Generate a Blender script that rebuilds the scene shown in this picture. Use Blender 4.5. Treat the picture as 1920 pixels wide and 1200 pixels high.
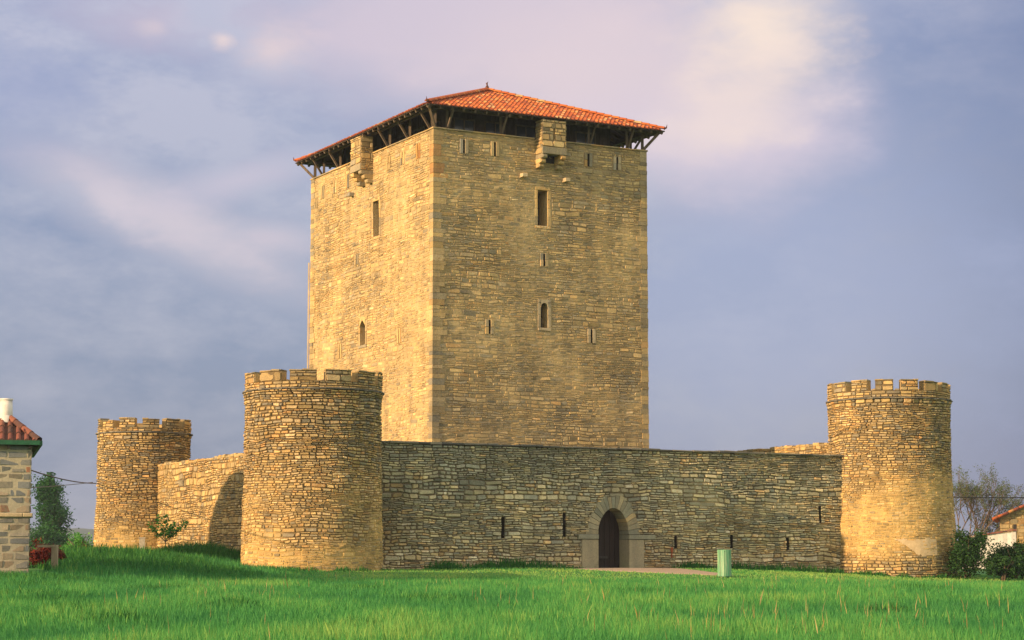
import bpy, math, random
import numpy as np
from mathutils import Vector, Matrix
random.seed(7)
sc = bpy.context.scene
for _o in list(bpy.data.objects): bpy.data.objects.remove(_o)
rad = math.radians
# ------------------------------------------------------------------ camera
EYE = 1.65
cam = bpy.data.objects.new('camera', bpy.data.cameras.new('camera'))
sc.collection.objects.link(cam); sc.camera = cam
cam.location = (0, 0, EYE); cam.rotation_euler = (rad(90+6.724), 0, 0)
cam.data.sensor_width = 36; cam.data.lens = 36*3816.6/1920
cam.data.clip_start = .5; cam.data.clip_end = 9000
sc.render.resolution_x = 1024; sc.render.resolution_y = 640
# ------------------------------------------------------------------ sun
SUN_AZ, SUN_EL = rad(56.5), rad(14.0)     # the light travels towards this azimuth
travel = Vector((math.sin(SUN_AZ)*math.cos(SUN_EL), math.cos(SUN_AZ)*math.cos(SUN_EL), -math.sin(SUN_EL)))
sl = bpy.data.lights.new('sun', 'SUN'); sl.energy = 4.6; sl.angle = rad(.55); sl.color = (1, .66, .37)
sun = bpy.data.objects.new('sun', sl); sc.collection.objects.link(sun)
sun.rotation_euler = travel.to_track_quat('-Z', 'Y').to_euler(); sun.location = (-40, -20, 40)
# ------------------------------------------------------------------ sky
def srgb(r, g, b):
    f = lambda c: (c/255/12.92) if c/255 <= .04045 else ((c/255+.055)/1.055)**2.4
    return (f(r), f(g), f(b), 1)
world = bpy.data.worlds.new('World'); sc.world = world; world.use_nodes = True
WN = world.node_tree; WN.nodes.clear()
def wn(t, **k):
    n = WN.nodes.new(t)
    for a, b in k.items(): setattr(n, a, b)
    return n
def wl(a, b): WN.links.new(a, b)
def wmath(op, a, b=None, c=None, clamp=False):
    n = wn('ShaderNodeMath', operation=op, use_clamp=clamp)
    for i, x in enumerate((a, b, c)):
        if x is None: continue
        if isinstance(x, (int, float)): n.inputs[i].default_value = x
        else: wl(x, n.inputs[i])
    return n.outputs[0]
def wmix(fac, a, b, mode='MIX'):
    n = wn('ShaderNodeMix', data_type='RGBA', blend_type=mode)
    for s, x in ((0, fac), (6, a), (7, b)):
        if hasattr(x, 'is_linked'): wl(x, n.inputs[s])
        else: n.inputs[s].default_value = x
    return n.outputs[2]
def build_sky():
    out = wn('ShaderNodeOutputWorld'); bg = wn('ShaderNodeBackground'); bg.inputs[1].default_value = .1
    sky = wn('ShaderNodeTexSky', sky_type='NISHITA'); sky.sun_disc = False
    sky.sun_elevation = SUN_EL; sky.sun_rotation = SUN_AZ+math.pi
    sky.air_density = 1.3; sky.dust_density = 2.0
    tc = wn('ShaderNodeTexCoord'); sep = wn('ShaderNodeSeparateXYZ'); wl(tc.outputs['Generated'], sep.inputs[0])
    X, Y, Z = sep.outputs
    # cloud-space noise
    nz = wn('ShaderNodeTexNoise'); nz.inputs['Scale'].default_value = 5.5; nz.inputs['Detail'].default_value = 9; nz.inputs['Roughness'].default_value = .57
    mp = wn('ShaderNodeMapping'); mp.inputs['Scale'].default_value = (1, 1, 2.1); wl(tc.outputs['Generated'], mp.inputs[0]); wl(mp.outputs[0], nz.inputs[0])
    nf = wn('ShaderNodeTexNoise'); nf.inputs['Scale'].default_value = 19; nf.inputs['Detail'].default_value = 11; nf.inputs['Roughness'].default_value = .66
    wl(mp.outputs[0], nf.inputs[0])
    N1 = nz.outputs[0]; N2 = nf.outputs[0]
    n1 = wmath('SUBTRACT', N1, .5); n2 = wmath('SUBTRACT', N2, .5)
    # wide gradient: slate at the horizon, periwinkle higher up
    t = wmath('MULTIPLY', Z, 3.6, clamp=True)
    base = wmix(t, srgb(122, 136, 164), srgb(138, 151, 190))
    veil = wmath('MULTIPLY_ADD', wmath('ADD', n1, wmath('MULTIPLY', n2, .8)), 3.0, .50, clamp=True)
    base = wmix(veil, base, wmix(t, srgb(148, 156, 180), srgb(186, 186, 208)))
    # darker slate to the right (east) of the castle
    dk = wmath('MULTIPLY_ADD', X, 6.0, -.62, clamp=True)
    dk = wmath('MULTIPLY', dk, wmath('MULTIPLY_ADD', n1, -1.2, .85, clamp=True))
    base = wmix(dk, base, srgb(106, 118, 160))
    def blob(px, py, sx, sy, col, amt, ns=.9, fs=.6, tilt=0.0, soft=1.35):
        # a cloud bank centred on one direction of the sky
        nonlocal base
        a0 = (px-960)/3843; e0 = (1050-py)/3843
        dx = wmath('SUBTRACT', X, a0); dz = wmath('SUBTRACT', Z, e0)
        u = wmath('ADD', wmath('MULTIPLY', dx, math.cos(tilt)), wmath('MULTIPLY', dz, math.sin(tilt)))
        v = wmath('SUBTRACT', wmath('MULTIPLY', dz, math.cos(tilt)), wmath('MULTIPLY', dx, math.sin(tilt)))
        u = wmath('DIVIDE', u, sx/3843); v = wmath('DIVIDE', v, sy/3843)
        r = wmath('SQRT', wmath('ADD', wmath('MULTIPLY', u, u), wmath('MULTIPLY', v, v)))
        r = wmath('ADD', r, wmath('ADD', wmath('MULTIPLY', n1, ns*3), wmath('MULTIPLY', n2, fs*2)))
        m = wmath('MULTIPLY', wmath('SUBTRACT', 1.0+soft*.35, r), 1/soft, clamp=True)
        sm = wmath('MULTIPLY', wmath('MULTIPLY', m, m), wmath('MULTIPLY_ADD', m, -2.0, 3.0))
        base = wmix(wmath('MULTIPLY', sm, amt), base, col)
    blob(1480, 600, 420, 330, srgb(166, 172, 206), .55, ns=.8)
    blob(330, 425, 260, 62, srgb(208, 196, 208), .85, ns=.8, fs=1.1, tilt=-.42)
    blob(210, 380, 90, 36, srgb(210, 198, 210), .7, ns=.8, fs=1.2, tilt=-.7)
    blob(450, 345, 190, 42, srgb(200, 190, 208), .7, ns=.9, fs=1.1, tilt=.28)
    blob(520, 450, 110, 36, srgb(204, 192, 206), .7, ns=.9, fs=1.1, tilt=-.1)
    blob(180, 330, 110, 60, srgb(190, 182, 200), .45, ns=1.2, fs=.8)
    blob(60, 200, 200, 120, srgb(150, 158, 196), .5, ns=1.2)
    blob(320, 60, 220, 70, srgb(196, 180, 200), .6, ns=1.5, fs=.9)
    blob(900, 40, 560, 170, srgb(210, 194, 208), .9, ns=.9, fs=.4)
    blob(1180, 170, 330, 200, srgb(222, 202, 208), .85, ns=.6, fs=.35)
    blob(1330, 270, 240, 90, srgb(212, 196, 212), .75, ns=.7, fs=.45)
    blob(1430, 60, 150, 130, srgb(250, 226, 208), .9, ns=.9, fs=.7, tilt=.5)
    blob(1390, 190, 190, 80, srgb(236, 214, 208), .7, ns=.9, fs=.8, tilt=.5)
    blob(1530, 190, 90, 40, srgb(204, 192, 208), .5, ns=.9, fs=.8, tilt=.2)
    blob(425, 92, 30, 20, srgb(240, 214, 208), .9, ns=1.0, fs=1.4, soft=1.5)
    blob(300, 75, 30, 16, srgb(214, 196, 204), .55, ns=1.0, fs=1.6, soft=1.5)
    blob(510, 110, 70, 50, srgb(226, 204, 206), .8, ns=1.0, fs=1.1)
    # unseen sky overhead and behind the viewer, brightened and warmed to fill shaded walls
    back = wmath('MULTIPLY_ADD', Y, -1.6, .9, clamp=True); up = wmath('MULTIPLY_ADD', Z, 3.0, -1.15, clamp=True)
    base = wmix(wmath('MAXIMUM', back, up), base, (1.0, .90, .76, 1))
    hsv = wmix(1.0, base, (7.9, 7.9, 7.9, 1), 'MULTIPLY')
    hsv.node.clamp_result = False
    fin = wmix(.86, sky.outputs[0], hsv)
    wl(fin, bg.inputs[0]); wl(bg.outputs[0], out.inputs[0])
build_sky()
sc.view_settings.view_transform = 'Standard'; sc.view_settings.look = 'None'
sc.view_settings.exposure = 0.55; sc.view_settings.gamma = 1
sc.cycles.max_bounces = 5

# ================================================================== helpers
def tag(o, label=None, cat=None, group=None, kind=None):
    if label: o['label'] = label
    if cat: o['category'] = cat
    if group: o['group'] = group
    if kind: o['kind'] = kind
    return o
def empty(name, loc=(0, 0, 0), rz=0):
    o = bpy.data.objects.new(name, None); sc.collection.objects.link(o)
    o.location = loc; o.rotation_euler = (0, 0, rz); o.empty_display_size = .3
    bpy.context.view_layer.update(); return o
def vn(x, y, seed=0):
    x = np.asarray(x, float); y = np.asarray(y, float)
    xi = np.floor(x); yi = np.floor(y); fx = x-xi; fy = y-yi
    fx = fx*fx*(3-2*fx); fy = fy*fy*(3-2*fy)
    def h(a, b):
        s = np.sin(a*127.1+b*311.7+seed*74.7)*43758.5453
        return s-np.floor(s)
    return (h(xi, yi)*(1-fx)+h(xi+1, yi)*fx)*(1-fy)+(h(xi, yi+1)*(1-fx)+h(xi+1, yi+1)*fx)*fy
def fbm(x, y, seed=0, o=3):
    s = 0; a = .5; t = 0
    for i in range(o):
        s = s+a*vn(x*2**i, y*2**i, seed+i*13); t += a; a *= .5
    return s/t
def sstep(t):
    t = np.clip(t, 0, 1); return t*t*(3-2*t)
class MB:
    """collects faces; build() links them as ONE mesh object"""
    def __init__(s): s.V = []; s.T = []; s.F = []; s.M = []; s.n = 0; s.S = []
    def add(s, v, f, tint=(.5, .5, .5), mat=0, smooth=False):
        v = np.asarray(v, float).reshape(-1, 3); f = np.asarray(f, int)
        if f.ndim == 1: f = f.reshape(1, -1)
        t = np.asarray(tint, float)
        if t.ndim == 1: t = np.tile(t, (len(v), 1))
        s.V.append(v); s.T.append(t); s.F.append(f+s.n); s.M.append(np.full(len(f), mat)); s.S.append(np.full(len(f), smooth)); s.n += len(v)
    def hexa(s, p, tint=(.5, .5, .5), mat=0):
        """8 points: bottom ring 0-3 (ccw from above), top ring 4-7"""
        s.add(p, [[3, 2, 1, 0], [4, 5, 6, 7], [0, 1, 5, 4], [1, 2, 6, 5], [2, 3, 7, 6], [3, 0, 4, 7]], tint, mat)
    def box(s, c, d, rz=0, tint=(.5, .5, .5), mat=0, taper=1.0, jit=0):
        hx, hy, hz = d[0]/2, d[1]/2, d[2]/2; ca, sa = math.cos(rz), math.sin(rz); P = []
        for z, k in ((-hz, 1), (hz, taper)):
            for x, y in ((-hx, -hy), (hx, -hy), (hx, hy), (-hx, hy)):
                x, y = x*k+random.uniform(-jit, jit), y*k+random.uniform(-jit, jit)
                P.append((c[0]+x*ca-y*sa, c[1]+x*sa+y*ca, c[2]+z+random.uniform(-jit, jit)))
        s.hexa(P, tint, mat)
    def bar(s, a, b, w, h=None, tint=(.5, .5, .5), mat=0, up=(0, 0, 1)):
        a = Vector(a); b = Vector(b); h = h or w; d = (b-a).normalized(); up = Vector(up)
        if abs(d.dot(up)) > .97: up = Vector((0, 1, 0))
        x = d.cross(up).normalized()*w/2; y = x.cross(d).normalized()*h/2
        s.hexa([a-x-y, a+x-y, b+x-y, b-x-y, a-x+y, a+x+y, b+x+y, b-x+y], tint, mat)
    def tube(s, pts, rs, n=6, tint=(.5, .5, .5), mat=0):
        pts = [Vector(p) for p in pts]; rings = []
        for i, p in enumerate(pts):
            d = (pts[min(i+1, len(pts)-1)]-pts[max(i-1, 0)]).normalized()
            u = d.orthogonal().normalized() if abs(d.z) > .95 else d.cross(Vector((0, 0, 1))).normalized()
            w = d.cross(u)
            for k in range(n):
                a = k*2*math.pi/n; rings.append(p+(u*math.cos(a)+w*math.sin(a))*rs[i])
        F = [[i*n+k, i*n+(k+1) % n, (i+1)*n+(k+1) % n, (i+1)*n+k] for i in range(len(pts)-1) for k in range(n)]
        s.add(rings, F, tint, mat, True)
        c = s.n-len(rings)
        s.F.append(np.array([[c+(len(pts)-1)*n+k for k in range(n)]])); s.M.append(np.array([mat])); s.S.append(np.array([False]))
    def build(s, name, mats, parent=None):
        me = bpy.data.meshes.new(name)
        V = np.concatenate(s.V); T = np.concatenate(s.T)
        me.vertices.add(len(V)); me.vertices.foreach_set('co', V.ravel())
        sizes = np.concatenate([np.full(len(f), f.shape[1]) for f in s.F]); loops = np.concatenate([f.ravel() for f in s.F])
        me.loops.add(len(loops)); me.loops.foreach_set('vertex_index', loops.astype(np.int32))
        me.polygons.add(len(sizes)); st = np.zeros(len(sizes), int); st[1:] = np.cumsum(sizes)[:-1]
        me.polygons.foreach_set('loop_start', st.astype(np.int32))
        try: me.polygons.foreach_set('loop_total', sizes.astype(np.int32))
        except Exception: pass
        me.polygons.foreach_set('material_index', np.concatenate(s.M).astype(np.int32))
        me.polygons.foreach_set('use_smooth', np.concatenate(s.S).astype(bool))
        at = me.attributes.new('tint', 'FLOAT_COLOR', 'POINT')
        at.data.foreach_set('color', np.concatenate([T, np.ones((len(T), 1))], 1).ravel())
        me.update(calc_edges=True); me.validate()
        if not isinstance(mats, (list, tuple)): mats = [mats]
        for m in mats: me.materials.append(m)
        o = bpy.data.objects.new(name, me); sc.collection.objects.link(o)
        if parent: o.parent = parent; o.matrix_parent_inverse = parent.matrix_world.inverted()
        return o

# ================================================================== materials
def mat(name):
    m = bpy.data.materials.new(name); m.use_nodes = True
    return m, m.node_tree, m.node_tree.nodes['Principled BSDF']
def node(nt, t, **k):
    n = nt.nodes.new(t)
    for a, b in k.items(): setattr(n, a, b)
    return n
def noise(nt, scale, detail=4, rough=.55, vec=None, dist=0):
    n = node(nt, 'ShaderNodeTexNoise'); n.inputs['Scale'].default_value = scale; n.inputs['Detail'].default_value = detail
    n.inputs['Roughness'].default_value = rough; n.inputs['Distortion'].default_value = dist
    if vec is None: vec = node(nt, 'ShaderNodeTexCoord').outputs['Object']
    nt.links.new(vec, n.inputs[0]); return n.outputs[0]
def ramp(nt, fac, stops, interp='LINEAR'):
    r = node(nt, 'ShaderNodeValToRGB'); e = r.color_ramp.elements; r.color_ramp.interpolation = interp
    while len(e) < len(stops): e.new(.5)
    for i, (p, c) in enumerate(stops): e[i].position = p; e[i].color = (*c, 1) if len(c) == 3 else c
    nt.links.new(fac, r.inputs[0]); return r.outputs[0]
def mx(nt, fac, a, b, mode='MIX'):
    n = node(nt, 'ShaderNodeMix', data_type='RGBA', blend_type=mode)
    for s, x in ((0, fac), (6, a), (7, b)):
        if hasattr(x, 'is_linked'): nt.links.new(x, n.inputs[s])
        elif s and len(x) == 3: n.inputs[s].default_value = (*x, 1)
        else: n.inputs[s].default_value = x
    return n.outputs[2]
def mm(nt, op, a, b=None, clamp=False):
    n = node(nt, 'ShaderNodeMath', operation=op, use_clamp=clamp)
    for i, x in enumerate((a, b)):
        if x is None: continue
        if isinstance(x, (int, float)): n.inputs[i].default_value = x
        else: nt.links.new(x, n.inputs[i])
    return n.outputs[0]
def tintnode(nt):
    a = node(nt, 'ShaderNodeAttribute'); a.attribute_name = 'tint'
    s = node(nt, 'ShaderNodeSeparateColor'); nt.links.new(a.outputs['Color'], s.inputs[0]); return s.outputs
def bump(nt, bs, h, strength=.5, dist=.05):
    b = node(nt, 'ShaderNodeBump'); b.inputs['Strength'].default_value = strength; b.inputs['Distance'].default_value = dist
    nt.links.new(h, b.inputs['Height']); nt.links.new(b.outputs[0], bs.inputs['Normal'])

def stone_mat(name, stops, mortar, dark, bscale=1.0, bdist=.04):
    """tint: R = hue of the stone, G = its value, B = 0 stone .. 1 lime-mortar smear"""
    m, nt, bs = mat(name); R, G, B = tintnode(nt)
    n1 = noise(nt, 2.2, 5, .6); n2 = noise(nt, 14, 5, .65); n3 = noise(nt, .35, 4, .6); n4 = noise(nt, 45, 3, .7)
    h = mm(nt, 'ADD', R, mm(nt, 'MULTIPLY', mm(nt, 'SUBTRACT', n2, .5), .55), clamp=True)
    c = ramp(nt, h, stops)
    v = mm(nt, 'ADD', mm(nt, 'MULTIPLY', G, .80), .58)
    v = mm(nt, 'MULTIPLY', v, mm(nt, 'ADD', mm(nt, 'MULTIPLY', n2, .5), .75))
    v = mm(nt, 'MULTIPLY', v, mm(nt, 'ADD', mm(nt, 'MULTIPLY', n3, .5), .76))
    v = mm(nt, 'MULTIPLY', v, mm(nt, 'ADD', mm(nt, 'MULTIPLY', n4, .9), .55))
    cb = node(nt, 'ShaderNodeCombineColor')
    for i in range(3): nt.links.new(v, cb.inputs[i])
    mort = ramp(nt, mm(nt, 'ADD', mm(nt, 'MULTIPLY', B, .8), mm(nt, 'MULTIPLY', mm(nt, 'SUBTRACT', n1, .5), .5), clamp=True), [(0, dark), (.3, dark), (.8, mortar)])
    # the mortar attribute is coded as R<0
    ismort = mm(nt, 'LESS_THAN', R, -.5)
    smear = mm(nt, 'MULTIPLY', mm(nt, 'MULTIPLY', B, mm(nt, 'ADD', n1, n2)), .75, clamp=True)
    c = mx(nt, smear, c, (*mortar, 1))
    c = mx(nt, ismort, c, mort)
    c = mx(nt, 1.0, c, cb.outputs[0], 'MULTIPLY')
    mp = node(nt, 'ShaderNodeMapping'); mp.inputs['Scale'].default_value = (1.6, 1.6, .16)
    nt.links.new(node(nt, 'ShaderNodeTexCoord').outputs['Object'], mp.inputs[0])
    sk = ramp(nt, noise(nt, 1.0, 5, .6, mp.outputs[0]), [(.35, (.80, .80, .82)), (.6, (1.06, 1.04, 1.0))])
    c = mx(nt, 1.0, c, sk, 'MULTIPLY')
    # dark lichen stains
    st = ramp(nt, noise(nt, .8, 7, .72), [(.56, (0, 0, 0)), (.70, (1, 1, 1))])
    c = mx(nt, mm(nt, 'MULTIPLY', st, .42), c, tuple(x*.30 for x in dark)+(1,))
    nt.links.new(c, bs.inputs['Base Color']); bs.inputs['Roughness'].default_value = .95; bs.inputs['Specular IOR Level'].default_value = .15
    hh = mm(nt, 'ADD', mm(nt, 'MULTIPLY', noise(nt, 9*bscale, 6, .7), 1.0), mm(nt, 'MULTIPLY', noise(nt, 34*bscale, 3, .7), .35))
    bump(nt, bs, hh, .9, bdist)
    return m
WARM = [(0, (.25, .235, .18)), (.22, (.38, .31, .18)), (.5, (.50, .37, .175)), (.75, (.58, .42, .185)), (.9, (.56, .32, .12)), (1, (.66, .53, .31))]
GREY = [(0, (.34, .35, .28)), (.25, (.44, .42, .30)), (.5, (.55, .49, .31)), (.75, (.65, .54, .31)), (.92, (.66, .43, .19)), (1, (.72, .67, .50))]
M = {}
M['keep'] = stone_mat('keep_stone', WARM, (.56, .43, .22), (.30, .23, .135), 1.0, .02)
M['rubble'] = stone_mat('rubble_stone', WARM, (.60, .42, .16), (.19, .145, .08))
M['slit_shade'] = stone_mat('slit_reveal_shade', [(0, (.06, .055, .045)), (1, (.10, .085, .06))], (.1, .08, .05), (.05, .04, .03))  # stone coloured near black: the shade inside the slits is painted in
M['curtain'] = stone_mat('curtain_stone', GREY, (.62, .51, .29), (.19, .155, .10))
M['ashlar'] = stone_mat('ashlar_stone', [(0, (.32, .31, .26)), (.5, (.46, .38, .24)), (1, (.55, .45, .29))], (.5, .4, .24), (.15, .12, .08), .6, .015)
M['ochre'] = stone_mat('ochre_stone', [(0, (.40, .20, .08)), (.5, (.50, .26, .09)), (1, (.58, .34, .12))], (.5, .4, .24), (.15, .12, .08), .6, .015)
M['doorstone'] = stone_mat('door_stone', [(0, (.26, .28, .22)), (.5, (.36, .34, .24)), (1, (.52, .41, .22))], (.5, .4, .24), (.15, .12, .08), .6, .015)
M['slate'] = stone_mat('coping_stone', [(0, (.13, .13, .12)), (.5, (.2, .19, .16)), (1, (.3, .27, .2))], (.4, .34, .22), (.1, .09, .07), 1, .02)
def simple(name, c1, c2, scale=6, rough=.8, bd=.01, stretch=None, var=.5, metallic=0):
    m, nt, bs = mat(name); vec = None
    if stretch:
        mp = node(nt, 'ShaderNodeMapping'); mp.inputs['Scale'].default_value = stretch
        nt.links.new(node(nt, 'ShaderNodeTexCoord').outputs['Object'], mp.inputs[0]); vec = mp.outputs[0]
    n = noise(nt, scale, 5, .6, vec); c = ramp(nt, n, [(.3, c1), (.7, c2)])
    R, G, B = tintnode(nt)
    v = mm(nt, 'ADD', mm(nt, 'MULTIPLY', G, 2*var), 1-var)
    cb = node(nt, 'ShaderNodeCombineColor')
    for i in range(3): nt.links.new(v, cb.inputs[i])
    c = mx(nt, 1.0, c, cb.outputs[0], 'MULTIPLY')
    nt.links.new(c, bs.inputs['Base Color']); bs.inputs['Roughness'].default_value = rough; bs.inputs['Metallic'].default_value = metallic
    bump(nt, bs, noise(nt, scale*4, 4, .6, vec), .6, bd); return m
M['wood'] = simple('weathered_timber', (.06, .045, .03), (.16, .12, .08), 5, .85, .01, (1, 1, .15))
M['darkwood'] = simple('dark_timber', (.035, .028, .022), (.08, .06, .045), 5, .8, .01)
M['palewood'] = simple('pale_timber', (.30, .24, .16), (.48, .40, .28), 8, .85, .01, (1, 1, .2))
M['doorwood'] = simple('door_timber', (.010, .005, .004), (.03, .015, .012), 5, .7, .01, (6, 6, .4))
M['iron_and_shade'] = simple('dark_iron_and_shade', (.02, .018, .016), (.05, .04, .035), 10, .6)  # real ironwork, and dark backs painting the shade in slits and holes
M['white'] = simple('whitewash', (.55, .52, .47), (.78, .75, .70), 3, .9)
M['cream'] = simple('cream_render', (.52, .38, .24), (.66, .52, .36), 3, .9)
M['greenpaint'] = simple('green_paint', (.008, .07, .03), (.012, .12, .05), 5, .45)
M['post'] = simple('pale_post_stone', (.40, .36, .28), (.58, .53, .42), 10, .9)
M['rust'] = simple('rust', (.25, .06, .025), (.38, .10, .04), 12, .9)
M['bark'] = simple('bark', (.085, .058, .036), (.21, .15, .10), 10, .95, .02)
M['gravel'] = simple('gravel', (.30, .22, .15), (.50, .38, .27), 26, .95, .03)
def glass_mat():
    m, nt, bs = mat('dark_glass'); bs.inputs['Base Color'].default_value = (.05, .06, .08, 1); bs.inputs['Roughness'].default_value = .12; return m
M['glass'] = glass_mat()
def tile_mat(name, c):
    m, nt, bs = mat(name); R, G, B = tintnode(nt)
    n = noise(nt, 9, 5, .65)
    h = mm(nt, 'ADD', R, mm(nt, 'MULTIPLY', mm(nt, 'SUBTRACT', n, .5), .5), clamp=True)
    col = ramp(nt, h, c)
    st = ramp(nt, noise(nt, 1.3, 6, .7), [(.55, (0, 0, 0)), (.72, (1, 1, 1))])
    col = mx(nt, mm(nt, 'MULTIPLY', st, .6), col, (.13, .075, .04, 1))
    nt.links.new(col, bs.inputs['Base Color']); bs.inputs['Roughness'].default_value = .85
    bump(nt, bs, noise(nt, 40, 4, .6), .5, .01); return m
M['tile'] = tile_mat('terracotta_tile', [(0, (.20, .05, .025)), (.3, (.38, .085, .018)), (.65, (.52, .13, .022)), (.88, (.56, .22, .05)), (1, (.50, .34, .16))])
M['oldtile'] = tile_mat('old_clay_tile', [(0, (.07, .035, .028)), (.4, (.18, .055, .035)), (.75, (.26, .10, .06)), (1, (.34, .26, .18))])
def leaf_mat(name, c1, c2, c3, trans=.25):
    m, nt, bs = mat(name); R, G, B = tintnode(nt)
    c = ramp(nt, R, [(0, c1), (.55, c2), (1, c3)])
    nt.links.new(c, bs.inputs['Base Color']); bs.inputs['Roughness'].default_value = .7; bs.inputs['Specular IOR Level'].default_value = .2
    tr = node(nt, 'ShaderNodeBsdfTranslucent'); nt.links.new(c, tr.inputs[0])
    ms = node(nt, 'ShaderNodeMixShader'); ms.inputs[0].default_value = trans
    nt.links.new(bs.outputs[0], ms.inputs[1]); nt.links.new(tr.outputs[0], ms.inputs[2])
    nt.links.new(ms.outputs[0], nt.nodes['Material Output'].inputs[0]); return m
M['grass'] = leaf_mat('grass_blade', (.045, .22, .07), (.11, .38, .09), (.32, .50, .12), .38)
M['weed'] = leaf_mat('weed_blade', (.022, .12, .03), (.05, .21, .04), (.13, .30, .05), .25)
M['straw'] = leaf_mat('dry_stalk', (.30, .25, .08), (.42, .34, .12), (.5, .42, .2), .3)
M['poplar'] = leaf_mat('poplar_leaf', (.014, .065, .018), (.03, .12, .028), (.06, .18, .04))
M['shrub'] = leaf_mat('shrub_leaf', (.012, .045, .012), (.028, .085, .02), (.07, .15, .03))
M['spring'] = leaf_mat('young_leaf', (.05, .20, .03), (.10, .32, .05), (.20, .40, .08))
M['redleaf'] = leaf_mat('red_leaf', (.05, .008, .008), (.14, .02, .014), (.30, .05, .02))
M['budleaf'] = leaf_mat('bud_leaf', (.05, .09, .03), (.10, .15, .05), (.17, .20, .08))
M['hill'] = simple('hill_forest', (.02, .045, .03), (.035, .07, .04), .02, 1, 0)
def ground_mat():
    m, nt, bs = mat('turf_soil'); n = noise(nt, .5, 6, .6); n2 = noise(nt, 7, 5, .7)
    c = ramp(nt, n, [(.3, (.04, .19, .035)), (.6, (.08, .28, .045)), (.8, (.15, .33, .06))])
    c2 = ramp(nt, n2, [(.3, (.35, .35, .35)), (.7, (1.1, 1.1, 1.1))])
    c = mx(nt, 1.0, c, c2, 'MULTIPLY')
    nt.links.new(c, bs.inputs['Base Color']); bs.inputs['Roughness'].default_value = 1; bump(nt, bs, n2, .8, .06); return m
M['ground'] = ground_mat()

# ================================================================== site
aR = rad(61.9)
R2 = np.array([math.sin(aR), math.cos(aR)]); L2 = np.array([-R2[1], R2[0]]); N2 = np.array([R2[1], -R2[0]])
C1 = np.array([-7.68, 78.6]); C2 = C1+R2*28.0; C3 = C1+L2*20.9; C4 = C2+L2*20.9
KC = np.array([-3.388, 86.5]); KW, KD = 10.80, 13.73
def ground_z(x, y):
    x = np.asarray(x, float); y = np.asarray(y, float)
    d = (x-C1[0])*N2[0]+(y-C1[1])*N2[1]
    ramp_ = .80*np.clip(y/45, -.5, 1)
    k = 1-np.clip((d-1.2)/11.5, 0, 1); k = k*k*(3-2*k)*.25+k*.75
    z = ramp_+.48*np.where(y > 30, k, 0)
    z = z-.36*sstep((x-7)/11)*sstep((y-60)/20)
    z = z+.28*sstep((-x-9)/5)*sstep((y-42)/25)+.22*sstep((-x-13)/5)*sstep((y-80)/14)
    z = z+(fbm(x/5, y/5, 3)-.5)*.16*sstep((100-y)/40+.3)
    return z
def build_ground():
    b = MB()
    xs = np.unique(np.concatenate([np.linspace(-60, 60, 161), [-2500, -1500, -600, -250, -120, 120, 250, 600, 1500, 2500]]))
    ys = np.unique(np.concatenate([np.linspace(-20, 140, 214), [-800, -500, -200, -60, 180, 260, 500, 1200, 1900, 2600]]))
    X, Y = np.meshgrid(xs, ys); Z = ground_z(X, Y)
    far = sstep((np.hypot(X, Y-60)-70)/120); Z = Z*(1-far)+1.0*far
    V = np.stack([X, Y, Z], -1).reshape(-1, 3); nx = len(xs)
    i, j = np.meshgrid(np.arange(len(ys)-1), np.arange(nx-1), indexing='ij'); a = (i*nx+j).ravel()
    b.add(V, np.stack([a, a+1, a+nx+1, a+nx], 1), smooth=True)
    tag(b.build('ground', M['ground']), kind='structure')
build_ground()

# ------------------------------------------------------------------ masonry
def planar(O, U, Nn, und=.02, seed=0, amp2=0.0):
    O = np.array(O, float); U = np.array([U[0], U[1], 0.]); Nn = np.array([Nn[0], Nn[1], 0.])
    def f(u, v, d):
        u = np.asarray(u, float); v = np.asarray(v, float)
        d = d+und*(fbm(u/.8, v/.55, seed)-.5)*2+amp2*(fbm(u/4, v/4, seed+5)-.5)*2
        return O+u[..., None]*U+d[..., None]*Nn+v[..., None]*np.array([0, 0, 1.])
    f.R0 = None; return f
def round_frame(C, rfun, und=.02, seed=0):
    """u = arc length at the reference radius, measured from the -Y side towards +X"""
    R0 = rfun(np.array(5.0))
    def f(u, v, d):
        u = np.asarray(u, float); v = np.asarray(v, float); th = u/R0
        r = rfun(v)+d+und*(fbm(u/.8, v/.55, seed)-.5)*2
        return np.stack([C[0]+r*np.sin(th), C[1]-r*np.cos(th), v+0*u], -1)
    f.R0 = float(R0); return f
def subtract(iv, lo, hi):
    out = []
    for a, b in iv:
        if hi <= a or lo >= b: out.append((a, b)); continue
        if lo > a: out.append((a, lo))
        if hi < b: out.append((hi, b))
    return out
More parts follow.
